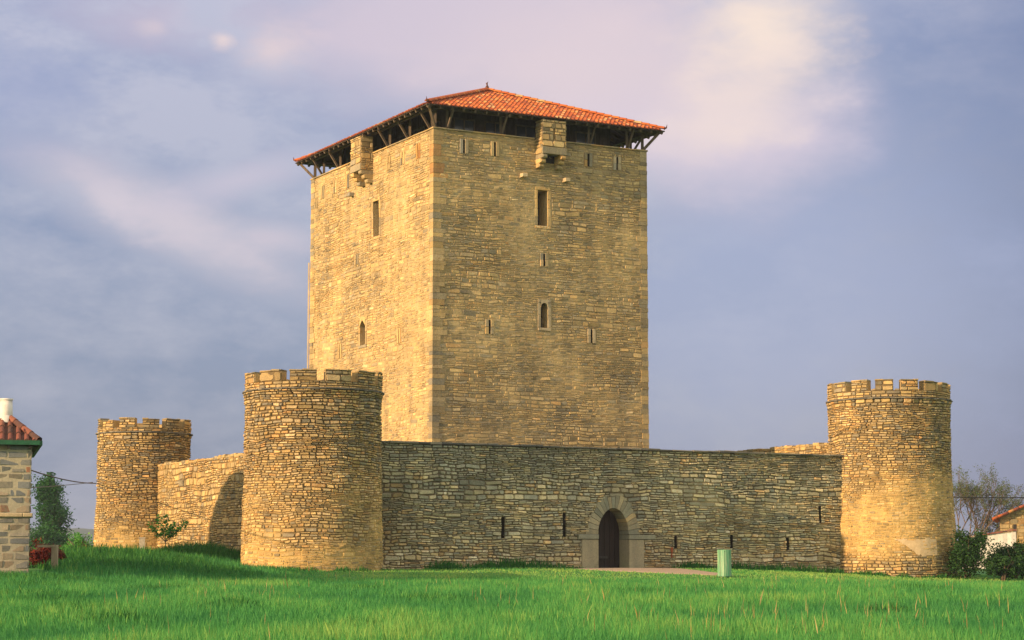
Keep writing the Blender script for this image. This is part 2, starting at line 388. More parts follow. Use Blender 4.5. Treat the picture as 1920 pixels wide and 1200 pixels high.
def masonry(b, fr, u0, u1, v0, v1, holes=(), band=(.22, .42), rows=(1, 3), sw=(.18, .62), p=(.025, .06), gap=.012,
            seed=0, fill=lambda u, v: 0*u, hue=lambda u, v: .5+0*u, warp=.05, val=.45, huev=.30, circ=None, mat=0, top=None, disc=None, cut=(.15, .5), valf=None):
    rnd = np.random.RandomState(seed+100)
    cells = []
    v = v0
    while v < v1-.02:
        bh = rnd.uniform(*band)
        if v+bh > v1-.12: bh = v1-v
        u = u0
        while u < u1-.01:
            pw = rnd.uniform(.6, 2.2)
            if u+pw > u1-.35: pw = u1-u
            n = rnd.randint(rows[0], rows[1]+1)
            hs = rnd.uniform(.6, 1.4, n); hs = hs/hs.sum()*bh; vv = v
            for h in hs:
                uu = u
                while uu < u+pw-.01:
                    w = max(rnd.uniform(*sw)*(1.0+.5*(h > .17)), h*rnd.uniform(1.1, 2.0))
                    if uu+w > u+pw-sw[0]*.6: w = u+pw-uu
                    cells.append((uu, uu+w, vv, vv+h)); uu += w
                vv += h
            u += pw
        v += bh
    out = []
    for c in cells:
        parts = [c]
        for (a0, a1, b0, b1) in holes:
            nx = []
            for (x0, x1, y0, y1) in parts:
                if x1 <= a0 or x0 >= a1 or y1 <= b0 or y0 >= b1: nx.append((x0, x1, y0, y1)); continue
                if x0 < a0: nx.append((x0, a0, y0, y1))
                if x1 > a1: nx.append((a1, x1, y0, y1))
                xa, xb = max(x0, a0), min(x1, a1)
                if y0 < b0: nx.append((xa, xb, y0, b0))
                if y1 > b1: nx.append((xa, xb, b1, y1))
            parts = nx
        for q in parts:
            if q[1]-q[0] < .045 or q[3]-q[2] < .03: continue
            if disc is not None and disc((q[0]+q[1])/2, (q[2]+q[3])/2): continue
            out.append(q)
    c = np.array(out); n = len(c)
    U0, U1, V0, V1 = c.T; W = U1-U0; H = V1-V0; uc = (U0+U1)/2; vc = (V0+V1)/2
    F = np.clip(fill(uc, vc), 0, 1)
    g = gap*(.5+1.1*rnd.rand(n))*(1-.25*F)
    hw = np.maximum(W/2-g, .012); hh = np.maximum(H/2-g*.8, .010)
    # octagonal outline with jitter
    cx = np.minimum(hw, hh)*rnd.uniform(cut[0], cut[1], (n)); k = cx
    px = np.stack([-hw+k, hw-k, hw, hw, hw-k, -hw+k, -hw, -hw], 1); py = np.stack([-hh, -hh, -hh+k, hh-k, hh, hh, hh-k, -hh+k], 1)
    px = px+rnd.uniform(-1, 1, (n, 8))*np.minimum(g*1.8, .04)[:, None]; py = py+rnd.uniform(-1, 1, (n, 8))*np.minimum(g*1.5, hh*.32)[:, None]
    prot = rnd.uniform(p[0], p[1], n)*(1-.5*F)
    py = py+px*rnd.normal(0, .035, n)[:, None]
    tu = rnd.normal(0, .06, n)*(1-.4*F); tv = rnd.normal(0, .09, n)*(1-.4*F)
    ins = np.clip(np.minimum(hw, hh)*.35, .006, .03)
    sx = (hw-ins)/hw; sy = (hh-ins)/hh
    ru = uc[:, None]+px; rv = vc[:, None]+py; fu = uc[:, None]+px*sx[:, None]; fv = vc[:, None]+py*sy[:, None]
    fd = prot[:, None]+tu[:, None]*px+np.clip(tv[:, None]*py, -.03, .03)
    AU = np.concatenate([ru, fu], 1); AV = np.concatenate([rv, fv], 1)
    AD = np.concatenate([np.full((n, 8), -.06), fd], 1)
    def edge(a, lo, hi): return np.clip(np.minimum(a-lo, hi-a)/.4, 0, 1)
    wgt = edge(AV, v0, v1)
    for (a0, a1, b0, b1) in holes:
        dd = np.maximum(np.maximum(a0-AU, AU-a1), np.maximum(b0-AV, AV-b1)); wgt = wgt*np.clip(dd/.4, 0, 1)
    AV = AV+warp*((fbm(AU/1.1, AV/.8, seed+31)-.5)*2.2+(fbm(AU/.45, AV/.35, seed+37, 2)-.5)*.8)*wgt
    P = fr(AU, AV, AD)
    base = np.arange(n)[:, None]*16
    q = np.arange(8); quad = np.stack([q, (q+1) % 8, (q+1) % 8+8, q+8], 1)
    Q = (base[:, :, None]+quad[None]).reshape(-1, 4); O = base+np.arange(8, 16)[None]
    hueR = np.clip(hue(uc, vc)+rnd.normal(0, huev, n), 0.0, 1); valG = np.clip((.5+rnd.normal(0, val*.5, n))*(1 if valf is None else valf(uc, vc))-(0 if valf is None else .25*(1-valf(uc, vc))), -.3, 1.0)
    T = np.stack([hueR, valG, F*.5], 1); T = np.repeat(T, 16, 0)
    b.add(P.reshape(-1, 3), Q, T, mat)
    b.F.append(O+b.n-len(T)); b.M.append(np.full(n, mat)); b.S.append(np.full(n, False))
def backing(b, fr, u0, u1, v0, v1, holes=(), step=.3, seed=0, fill=lambda u, v: 0*u, mat=0, off=-.03):
    us = np.arange(u0, u1+step*.5, step); us[-1] = u1
    vs = np.arange(v0, v1+step*.5, step); vs[-1] = v1
    for h in holes: us = np.concatenate([us, h[:2]]); vs = np.concatenate([vs, h[2:]])
    us = np.unique(np.round(us[(us >= u0) & (us <= u1)], 4)); vs = np.unique(np.round(vs[(vs >= v0) & (vs <= v1)], 4))
    A, B_ = np.meshgrid(us, vs); F = np.clip(fill(A, B_), 0, 1)
    D = off+F*.033
    P = fr(A, B_, D).reshape(-1, 3); T = np.stack([np.full(F.size, -1.), np.full(F.size, .5), F.ravel()], 1)
    i, j = np.meshgrid(np.arange(len(vs)-1), np.arange(len(us)-1), indexing='ij')
    uc = (us[j]+us[j+1])/2; vc = (vs[i]+vs[i+1])/2; keep = np.ones(uc.shape, bool)
    for (a0, a1, b0, b1) in holes: keep &= ~((uc > a0) & (uc < a1) & (vc > b0) & (vc < b1))
    a = (i*len(us)+j)[keep]; n = len(us)
    b.add(P, np.stack([a, a+1, a+n+1, a+n], 1), T, mat)
def P3(fr, u, v, d): return fr(np.array([float(u)]), np.array([float(v)]), np.array([float(d)]))[0]
def block(b, fr, u0, u1, v0, v1, d0, d1, bev=.012, tint=None, mat=0, jit=.006):
    """a dressed stone with worn edges lying in a wall frame"""
    t = tint if tint is not None else (random.random(), random.uniform(.35, .7), random.uniform(0, .25))
    ring = lambda i, d: [P3(fr, a+random.uniform(-jit, jit), c+random.uniform(-jit, jit), d) for a, c in ((u0+i, v0+i), (u1-i, v0+i), (u1-i, v1-i), (u0+i, v1-i))]
    V = ring(0, d0)+ring(0, d1-bev)+ring(bev, d1+random.uniform(-jit, jit))
    q = lambda a, c: [[a+k, a+(k+1) % 4, c+(k+1) % 4, c+k] for k in range(4)]
    b.add(V, q(0, 4)+q(4, 8)+[[8, 9, 10, 11], [3, 2, 1, 0]], t, mat)
def recess(b, fr, u0, u1, v0, v1, depth, mat=0, back=1, tint=(.45, .45, .3), slope=0):
    """the reveal of an opening: four sides and a back"""
    o = [P3(fr, a, c, 0.0) for a, c in ((u0, v0), (u1, v0), (u1, v1), (u0, v1))]
    i = [P3(fr, a, c, -depth) for a, c in ((u0+slope, v0), (u1-slope, v0), (u1-slope, v1), (u0+slope, v1))]
    b.add(o+i, [[0, 1, 5, 4], [1, 2, 6, 5], [2, 3, 7, 6], [3, 0, 4, 7]], tint, mat)
    b.add(i, [[0, 1, 2, 3]], tint, back)
def slit(fr, parent, u, v0, v1, w=.07, jamb=True, depth=.45, jm='ashlar', name='arrow_slit', jw=.2, tint=None):
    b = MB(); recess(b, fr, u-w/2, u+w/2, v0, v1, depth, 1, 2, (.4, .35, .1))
    if jamb:
        for s in (-1, 1):
            e = u+s*w/2; a, c = (e-jw, e) if s < 0 else (e, e+jw)
            vs = [v0-.03, v1+.03] if random.random() < .6 else [v0-.03, (v0+v1)/2, v1+.03]
            for k in range(len(vs)-1): block(b, fr, a, c, vs[k]+.006, vs[k+1]-.006, -.04, .035, tint=tint)
    return b.build(name, [M[jm], M['slit_shade'], M['iron_and_shade']], parent)  # dark sides and back paint the shade of a deep slit
def arch_curve(hw, rise, n=12, pointed=0.0):
    P = []
    for k in range(n+1):
        t = math.pi*(1-k/n); x = hw*math.cos(t); y = math.sin(t)
        if pointed: y = y*(1-pointed)+(1-abs(x)/hw)*pointed
        P.append((x, rise*y))
    return P

# ================================================================== keep
def build_keep():
    keep = empty('castle_keep', (KC[0], KC[1], 1.3))
    tag(keep, 'tall square stone keep with red tiled hip roof, standing inside the walls', 'castle keep')
    TOP = 20.2; BOT = 1.0
    fR = planar((*KC, 0), R2, N2, .012, 11, .015)                        # face towards the door
    kl = KC+L2*KD; fL = planar((*kl, 0), -L2, -R2, .03, 21, .03)        # sunlit face, u runs from the far corner
    kr = KC+R2*KW; fE = planar((*kr, 0), L2, R2, .02, 31)
    kb = KC+R2*KW+L2*KD; fB = planar((*kb, 0), -R2, L2, .02, 41)
    uL = lambda x: KD-x
    # openings (u0, u1, v0, v1)
    sl_R = [(1.47, 19.25, 19.85), (2.99, 19.27, 19.88), (7.73, 19.24, 19.82), (9.24, 19.22, 19.80), (5.45, 14.55, 15.10), (2.74, 11.4, 12.0), (7.86, 11.26, 11.86)]
    hR = [(u-.05, u+.05, a, c) for u, a, c in sl_R]+[(5.13, 5.64, 16.35, 17.94), (5.27, 5.63, 11.8, 12.92)]
    sl_L = [(12.31, 19.07, 19.65), (10.8, 19.1, 19.68), (9.34, 19.11, 19.7), (4.64, 19.18, 19.75), (3.19, 19.18, 19.72), (1.56, 19.17, 19.78), (13.1, 18.75, 19.2), (8.2, 15.32, 15.76), (10.03, 11.1, 11.73), (3.43, 11.2, 11.8)]
    sl_L = [(uL(u), a, c) for u, a, c in sl_L]
    hL = [(u-.0425, u+.0425, a, c) for u, a, c in sl_L]+[(uL(6.33), uL(5.68), 16.32, 17.95), (uL(7.66), uL(7.04), 11.45, 12.6)]
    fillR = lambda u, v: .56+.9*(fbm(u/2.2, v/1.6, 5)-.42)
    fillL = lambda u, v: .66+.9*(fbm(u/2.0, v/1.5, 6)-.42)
    hueK = lambda u, v: .47+.55*(fbm(u/1.6, v/1.0, 9)-.5)
    rectq = lambda v: 0
    b = MB()
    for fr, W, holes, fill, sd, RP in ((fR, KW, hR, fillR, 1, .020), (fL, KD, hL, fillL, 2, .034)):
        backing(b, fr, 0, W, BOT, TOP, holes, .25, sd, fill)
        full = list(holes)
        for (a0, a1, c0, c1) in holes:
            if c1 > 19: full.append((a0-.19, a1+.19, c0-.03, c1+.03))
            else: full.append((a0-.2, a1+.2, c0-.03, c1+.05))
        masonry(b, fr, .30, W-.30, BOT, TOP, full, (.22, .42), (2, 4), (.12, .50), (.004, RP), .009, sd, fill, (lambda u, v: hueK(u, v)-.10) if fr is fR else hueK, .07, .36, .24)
    for fr, W, sd in ((fE, KD, 3), (fB, KW, 4)):
        backing(b, fr, 0, W, BOT, TOP, (), .5, sd, fillR)
        masonry(b, fr, .3, W-.3, 6, TOP, (), (.36, .5), (1, 3), (.3, .8), (.015, .045), .012, sd, fillR, hueK, .05, .36, .24)
    b.build('wall', M['keep'], keep)
    # quoins at the four corners
    for ci, (c, a, d, fa, fb) in enumerate(((KC, R2, L2, 1, 1), (kl, -L2, R2, 1, 0), (kr, L2, -R2, 0, 0), (kb, -R2, -L2, 0, 0))):
        q = MB(); v = BOT; k = 0
        while v < TOP-.03:
            h = random.uniform(.12, .30)
            if v+h > TOP-.15: h = TOP-v
            la, lb = random.choice(((.52, .34), (.36, .48), (.42, .36), (.6, .34)))
            la *= random.uniform(.85, 1.15); lb *= random.uniform(.85, 1.15)
            pr = .018+random.uniform(-.008, .008); g = .005; e = .012
            pts = []
            for z, ee in ((v+g, 0), (v+h-g, 0)):
                for x, y in ((-pr+ee, -pr+ee), (la, -pr+ee), (la, lb), (-pr+ee, lb)):
                    pp = c+a*x+d*y; pts.append((pp[0], pp[1], z))
            ochre = ci == 0 and 17.75 < v < 19.35
            t = (np.clip(random.gauss(.36, .26), 0, 1), random.uniform(.15, .6), random.uniform(0, .4))
            q.hexa(pts, t, 1 if (ochre and k % 4 != 3) else 0)
            v += h; k += 1
        q.build('quoins', [M['keep'], M['ochre']], keep)
    # inner core closes the interstices and the top
    q = MB(); z = TOP-.25
    pp = [KC+R2*.9+L2*.9, KC+R2*(KW-.9)+L2*.9, KC+R2*(KW-.9)+L2*(KD-.9), KC+R2*.9+L2*(KD-.9)]
    o4 = [KC+R2*.05+L2*.05, KC+R2*(KW-.05)+L2*.05, KC+R2*(KW-.05)+L2*(KD-.05), KC+R2*.05+L2*(KD-.05)]
    q.add([(*p, z) for p in o4], [[0, 1, 2, 3]], (.3, .3, .3)); q.build('wall_walk', M['slate'], keep)
    # thin ledge along the parapet
    for fr, W, gaps in ((fR, KW, (4.98, 6.30)), (fL, KD, (uL(7.58), uL(6.30))), (fE, KD, None), (fB, KW, None)):
        for ua, ub in subtract([(-.06, W+.06)], *(gaps or (-9, -8))):
            q = MB(); u = ua
            while u < ub-.01:
                e = min(u+random.uniform(.5, 1.0), ub)
                if ub-e < .2: e = ub
                block(q, fr, u, e-.003, TOP+.001, TOP+.06+random.uniform(-.006, .006), -.35, .075, tint=(random.random(), .5, .1)); u = e
            q.build('parapet_ledge', M['keep'], keep)
    # slits
    for i, (u, a, c) in enumerate(sl_R): slit(fR, keep, u, a, c, .10, True, .45, jm='keep' if i % 3 else 'ashlar', jw=.15)
    for i, (u, a, c) in enumerate(sl_L):
        slit(fL, keep, u, a, c, .085, True, .45, jm='ochre' if abs(u-uL(1.56)) < .01 else 'keep', jw=.15)
    # rectangular windows and lancets
    def window(fr, u0, u1, v0, v1, depth, lanc, jw):
        b = MB(); recess(b, fr, u0, u1, v0, v1, depth, 0, 1, (.4, .5, .4), .02)
        o = b.build('window', [M['keep'], M['darkwood']], keep)
        j = MB()
        n = 4 if not lanc else 2
        for k in range(n):
            a = v0+(v1-v0)*k/n; c = v0+(v1-v0)*(k+1)/n
            w = jw*(1.0 if lanc else random.uniform(.8, 1.3))
            pj = .02 if lanc else .008; block(j, fr, u0-w, u0, a+.005, c-.005, -.12, pj); block(j, fr, u1, u1+w*random.uniform(.85, 1.2), a+.005, c-.005, -.12, pj)
        block(j, fr, u0-jw, u1+jw, v0-.13, v0-.004, -.12, .045 if lanc else .02)
        if lanc:
            cv = arch_curve((u1-u0)/2, .32 if lanc == 2 else .2, 10, .55 if lanc == 2 else .15); um = (u0+u1)/2; vb = v1-cv[5][1]
            top = v1+.14; V = []
            for x, y in cv:
                V.append(P3(fr, um+x, vb+y, .04)); V.append(P3(fr, um+x, top, .04)); V.append(P3(fr, um+x, vb+y, -.15)); V.append(P3(fr, um+x, top, -.04))
            Fq = []
            for k in range(len(cv)-1):
                a = k*4; c = a+4
                Fq += [[a, c, c+1, a+1], [a+2, c+2, c, a], [a+1, c+1, c+3, a+3]]
            j.add(V, Fq, (.6, .6, .1))
            for s0, s1 in ((u0-jw, u0), (u1, u1+jw)): block(j, fr, s0, s1, v1-.01+.014, top, -.1, .04)
        else:
            block(j, fr, u0-jw*.9, u1+jw*.9, v1+.004, v1+.16, -.12, .012)
        j.build('frame', M['ashlar' if lanc == 1 else 'keep'], o)
        return o
    window(fR, 5.13, 5.64, 16.35, 17.94, .75, 0, .14)
    window(fR, 5.27, 5.63, 11.8, 12.92, .5, 1, .14)
    window(fL, uL(6.33), uL(5.68), 16.32, 17.95, .7, 0, .16)
    window(fL, uL(7.66), uL(7.04), 11.45, 12.6, .5, 2, .14)
    # jutting single corbel stones
    for fr, u, v in ((fR, 4.37, 18.5), (fR, 6.54, 18.48), (fL, uL(8.6), 18.65)):
        q = MB(); block(q, fr, u-.13, u+.13, v-.08, v+.09, -.1, .26, .02); q.build('corbel_stone', M['ashlar'], keep)
    # machicolation boxes
    def brattice(fr, u0, u1, vb, sd):
        top = 21.02; dp = .62
        box = MB(); u0i, u1i = u0, u1
        P0 = P3(fr, u0, 0, 0)-P3(fr, u0, 0, 0)
        n3 = P3(fr, 0, 5, 1)-P3(fr, 0, 5, 0); uu = (P3(fr, 10, 5, 0)-P3(fr, 0, 5, 0)); uu = uu-n3*np.dot(uu, n3); uu /= np.linalg.norm(uu)
        org = P3(fr, 0, 5, 0); org = org-n3*0
        if fr is fR: org = np.array([*KC, 0.])
        else: org = np.array([*kl, 0.])
        org[2] = 0
        ff = planar(org+n3*dp, uu[:2], n3[:2], .01, sd)
        hs = [((u0+u1)/2-.03, (u0+u1)/2+.03, 20.15, 20.65)]
        backing(box, ff, u0, u1, vb, top, hs, .25, sd, lambda u, v: .3+0*u)
        masonry(box, ff, u0, u1, vb+.32, top, hs, (.2, .32), (1, 3), (.14, .4), (.012, .035), .008, sd, lambda u, v: .35+0*u, hueK, .0, .36, .24)
        block(box, ff, u0-.01, u1+.01, vb, vb+.31, -.2, .035, tint=(.1, .5, 0))
        for s, ue, sg in ((0, u0, -1), (1, u1, 1)):
            oo = org+uu*ue+(n3*0 if s else n3*dp)
            fs = planar(oo, (n3 if s else -n3)[:2]*1.0, (uu*sg)[:2], .01, sd+7+s)
            if s: fs = planar(org+uu*ue+n3*dp, (-n3)[:2], (uu)[:2], .01, sd+8)
            else: fs = planar(org+uu*ue, n3[:2], (-uu)[:2], .01, sd+9)
            backing(box, fs, 0, dp, vb, top, (), .2, sd+s, lambda u, v: .3+0*u)
            masonry(box, fs, 0, dp, vb, top, (), (.2, .32), (1, 3), (.14, .3), (.012, .035), .008, sd+s, lambda u, v: .35+0*u, hueK, 0, .36, .24)
        o = box.build('brattice', M['keep'], keep)
        inn = MB(); recess(inn, ff, hs[0][0], hs[0][1], hs[0][2], hs[0][3], .25, 0, 1); inn.build('arrow_slit', [M['keep'], M['iron_and_shade']], o)  # dark back paints the shade inside the slit
        for ue in (u0+.14, u1-.14):        # stepped corbels under the box
            cb = MB()
            for k in range(3):
                a = vb-.19*(k+1); dd = dp-.16*k
                block(cb, planar(org, uu[:2], n3[:2], 0, 0), ue-.14, ue+.14, a+.003, a+.187, -.1, dd+.02, .05)
            cb.build('corbel', M['keep'], o)
        bk = MB(); V = [org+uu*a+n3*.03+np.array([0, 0, z]) for a, z in ((u0+.28, vb-.30), (u1-.28, vb-.30), (u1-.28, vb+.02), (u0+.28, vb+.02))]
        bk.add(V, [[0, 1, 2, 3]], (.5, .2, 0)); bk.build('drop_hole_shade', M['iron_and_shade'], o)  # flat dark sheet on the wall, painted shade in place of an opening
    brattice(fR, 5.03, 6.24, 19.48, 51)
    brattice(fL, uL(7.52), uL(6.36), 19.42, 61)
    # gallery under the roof: recessed timber wall with glass, posts and struts
    ins = 1.25
    for fr, W, vis in ((fR, KW, 1), (fL, KD, 1), (fE, KD, 0), (fB, KW, 0)):
        g = MB(); z0, z1 = TOP-.2, 21.75
        g.add([P3(fr, a, z, -ins) for a, z in ((ins, z0), (W-ins, z0), (W-ins, z1), (ins, z1))], [[0, 1, 2, 3]], (.5, .5, .5))
        u = ins
        while u < W-ins:
            block(g, fr, u, u+.19, z0, z1, -ins, -ins+.03, .006, (random.random(), random.random()*.7+.1, 0)); u += .2
        go = g.build('gallery_wall', M['darkwood'], keep)
        u = ins+.35
        while vis and u+1.0 < W-ins:
            w = MB(); block(w, fr, u, u+.95, z0+.2, z0+1.0, -ins+.03, -ins+.06, .004, (.5, .5, .5)); wo = w.build('gallery_window', M['glass'], go)
            w = MB()
            for a, c, e, f in ((u-.06, u, z0+.16, z0+1.06), (u+.95, u+1.01, z0+.16, z0+1.06), (u+.45, u+.5, z0+.2, z0+1.0), (u-.06, u+1.01, z0+1.0, z0+1.08)): block(w, fr, a, c, e, f, -ins+.03, -ins+.09, .004)
            w.build('window_frame', M['wood'], wo)
            u += 1.55
        # posts rising from the parapet, leaning struts to the eaves
        us = [.75, 3.4, 7.9, 9.9] if W < 12 else [1.0, 3.0, 8.7, 10.8, 13.1]
        if not vis: us = us[::2]
        for u in us:
            w = MB(); a = P3(fr, u, 0, 0); nn = P3(fr, u, 0, 1)-a
            p0 = P3(fr, u, TOP+.05, -.22); w.bar(p0, p0+np.array([0, 0, .95]), .11, .11, (.5, random.uniform(.3, .8), .5)); w.build('post', M['wood'], keep)
            w = MB(); w.bar(p0+nn*.05, p0+nn*.62+np.array([0, 0, .84]), .08, .09, (.5, random.uniform(.4, .9), .5)); w.build('strut', M['wood'], keep)
    for c, dx in ((KC, -(R2+L2)), (kl, L2-R2), (kr, R2-L2), (kb, R2+L2)):   # corner struts
        w = MB(); dx = dx/np.linalg.norm(dx); p0 = np.array([*(c-dx*.18), TOP+.05]); d3 = np.array([*dx, 0])
        w.bar(p0, p0+d3*.80+np.array([0, 0, .80]), .10, .11, (.5, .8, .5)); w.bar(p0, p0+np.array([0, 0, 1.0]), .13, .13, (.5, .4, .5)); w.build('strut', M['wood'], keep)
    # ------------------------------------------------ roof
    o = .62; EZ = 21.10; slope = 2.42/(KW/2+o)
    rf = empty('roof', (*(KC+R2*KW/2+L2*KD/2), EZ)); rf.parent = keep; rf.matrix_parent_inverse = keep.matrix_world.inverted()
    e0 = KC-(R2+L2)*o; W = KW+2*o; D = KD+2*o; H = W/2
    corners = [e0, e0+R2*W, e0+R2*W+L2*D, e0+L2*D]
    ridge = [e0+R2*H+L2*H, e0+R2*H+L2*(D-H)]; ZR = EZ+slope*H
    sides = [(corners[0], R2, L2, W), (corners[1], L2, -R2, D), (corners[2], -R2, -L2, W), (corners[3], -L2, R2, D)]
    tiles = MB(); pitch = .205; crs = .33; rnd = np.random.RandomState(5)
    cs = math.sqrt(1+slope*slope)
    for (c, a, d, Wd) in sides:
        nc = int(round(Wd/pitch)); pt = Wd/nc
        for k in range(nc):
            uc = (k+.5)*pt; smax = min(uc, Wd-uc, H)
            if smax < .12: continue
            nr = int(math.ceil((smax+.05)/(crs/cs)))
            s0 = -.07-rnd.uniform(0, .03)
            for r in range(nr):
                sa = s0+r*crs/cs; sb = min(sa+crs/cs*1.0, smax+.05); sb = max(sb, sa+.03)
                lift0 = .045+rnd.uniform(-.008, .008); lift1 = .015
                du = rnd.uniform(-.008, .008)
                tin = (np.clip(.5+rnd.normal(0, .32), 0, 1), rnd.rand(), .5)
                V = []
                for s, lf, w in ((sa, lift0, .60), (sb, lift1, .54)):
                    for t in range(6):
                        an = math.pi*t/5; x = uc+du-math.cos(an)*pt*w*.5*1.12; h = math.sin(an)*.075+lf
                        pp = c+a*x+d*s; V.append((*pp, EZ+slope*s+h))
                Fq = [[t, t+1, t+7, t+6] for t in range(5)]
                tiles.add(V, Fq, tin, 0, True)
                tiles.add([V[0], V[1], V[2], V[3], V[4], V[5]], [[5, 4, 3, 2, 1, 0]], (.0, .2, .5))
        # channel surface below
        t = 0
    for (c, a, d, Wd), hips in zip(sides, ((0, 0), (0, 1), (1, 1), (1, 0))):
        if abs(Wd-W) < .01:
            V = [c, c+a*Wd, c+a*H+d*H]; z = [EZ, EZ, ZR]; Fc = [[0, 1, 2]]
        else:
            V = [c, c+a*Wd, c+a*(Wd-H)+d*H, c+a*H+d*H]; z = [EZ, EZ, ZR, ZR]; Fc = [[0, 1, 2, 3]]
        tiles.add([(*p, q+.015) for p, q in zip(V, z)], Fc, (.12, .5, .5))
    tiles.build('roof_tiles', M['tile'], rf)
    ht = MB()
    def hipline(p, q, zp, zq):
        p = np.array([*p, zp+.06]); q = np.array([*q, zq+.06]); n = int(np.linalg.norm(q-p)/.36); dv = q-p
        hz = np.cross(dv, [0, 0, 1]); hz /= np.linalg.norm(hz)
        for k in range(n):
            a = p+dv*k/n; c = p+dv*(k+1.12)/n; V = []
            for pt_, lf, w in ((a, .05, .13), (c, .02, .115)):
                for t in range(7):
                    an = math.pi*t/6; V.append(pt_+hz*math.cos(an)*w+np.array([0, 0, math.sin(an)*.11+lf]))
            ht.add(V, [[t, t+1, t+8, t+7] for t in range(6)]+[[0, 1, 2, 3, 4, 5, 6]][:0], (np.clip(.62+rnd.normal(0, .2), 0, 1), .5, .5), 0, True)
            ht.add(V[:7], [[0, 1, 2, 3, 4, 5, 6]], (.1, .2, .5))
    for i, r in ((0, 0), (1, 0), (2, 1), (3, 1)): hipline(corners[i], ridge[r], EZ, ZR)
    hipline(ridge[0], ridge[1], ZR, ZR)
    ht.build('ridge_tiles', M['tile'], rf)
    # boarded soffit + fascia
    sf = MB()
    for (c, a, d, Wd) in sides:
        V = [(*(c+a*.02+d*.02), EZ-.02), (*(c+a*(Wd-.02)+d*.02), EZ-.02), (*(c+a*(Wd-2)+d*2), EZ-.02+slope*2), (*(c+a*2+d*2), EZ-.02+slope*2)]
        sf.add(V, [[3, 2, 1, 0]]); 
        p, q = np.array([*(c+d*.01), EZ-.005]), np.array([*(c+a*Wd+d*.01), EZ-.005]); sf.bar(p, q, .03, .05)
    sf.build('soffit', M['darkwood'], rf)
    rm = None
    for si, (c, a, d, Wd) in enumerate(sides):
        n = int(Wd/.56)
        for k in range(n+1):
            u = .12+(Wd-.24)*k/n; ln = min(1.9, max(.35, min(u, Wd-u)))
            w = MB(); p = np.array([*(c+a*u+d*.05), EZ-.085]); q = np.array([*(c+a*u+d*ln), EZ-.085+slope*(ln-.05)])
            w.bar(p, q, .09, .12, (.5, random.uniform(.3, .9), .5)); w.build('rafter', M['wood'], rf)
    # eaves beam (wall plate), finials
    w = MB()
    for (c, a, d, Wd) in sides:
        p = np.array([*(c+a*.5+d*.5), EZ+.02]); q = np.array([*(c+a*(Wd-.5)+d*.5), EZ+.02]); w.bar(p, q, .14, .16)
    w.build('eaves_beam', M['wood'], rf)
    for p, z in ((ridge[0], ZR+.1), (ridge[1], ZR+.1)):
        w = MB(); x, y = p
        w.tube([(x, y, z), (x, y, z+.12), (x, y, z+.2), (x-.02, y, z+.3), (x+.05, y, z+.38)], [.07, .09, .035, .05, .015], 7, (.1, .3, .5)); w.build('finial', M['oldtile'], rf)
    for i in (1, 3, 0, 2):
        x, y = corners[i]; dd = (corners[i]-(KC+R2*KW/2+L2*KD/2)); dd = dd/np.linalg.norm(dd)
        w = MB(); w.tube([(x-dd[0]*.05, y-dd[1]*.05, EZ+.1), (x+dd[0]*.08, y+dd[1]*.08, EZ+.16), (x+dd[0]*.12, y+dd[1]*.12, EZ+.3)], [.05, .04, .012], 6, (.2, .3, .5)); w.build('finial', M['oldtile'], rf)
    # pale narrow strip up the far left corner
    w = MB(); p = kl+L2*.05-R2*.07
    w.bar((*p, 1.2), (*p, 16.1), .07, .07, (.5, .8, .5)); w.build('corner_strip', M['palewood'], keep)
    # the mason's units above are 4 % short: set the whole keep to its real size and place
    keep.scale = (KS, KS, KS); keep.location = (KC[0]*KS, KC[1]*KS, 1.286)
    return keep
KS = 1.0405
build_keep()

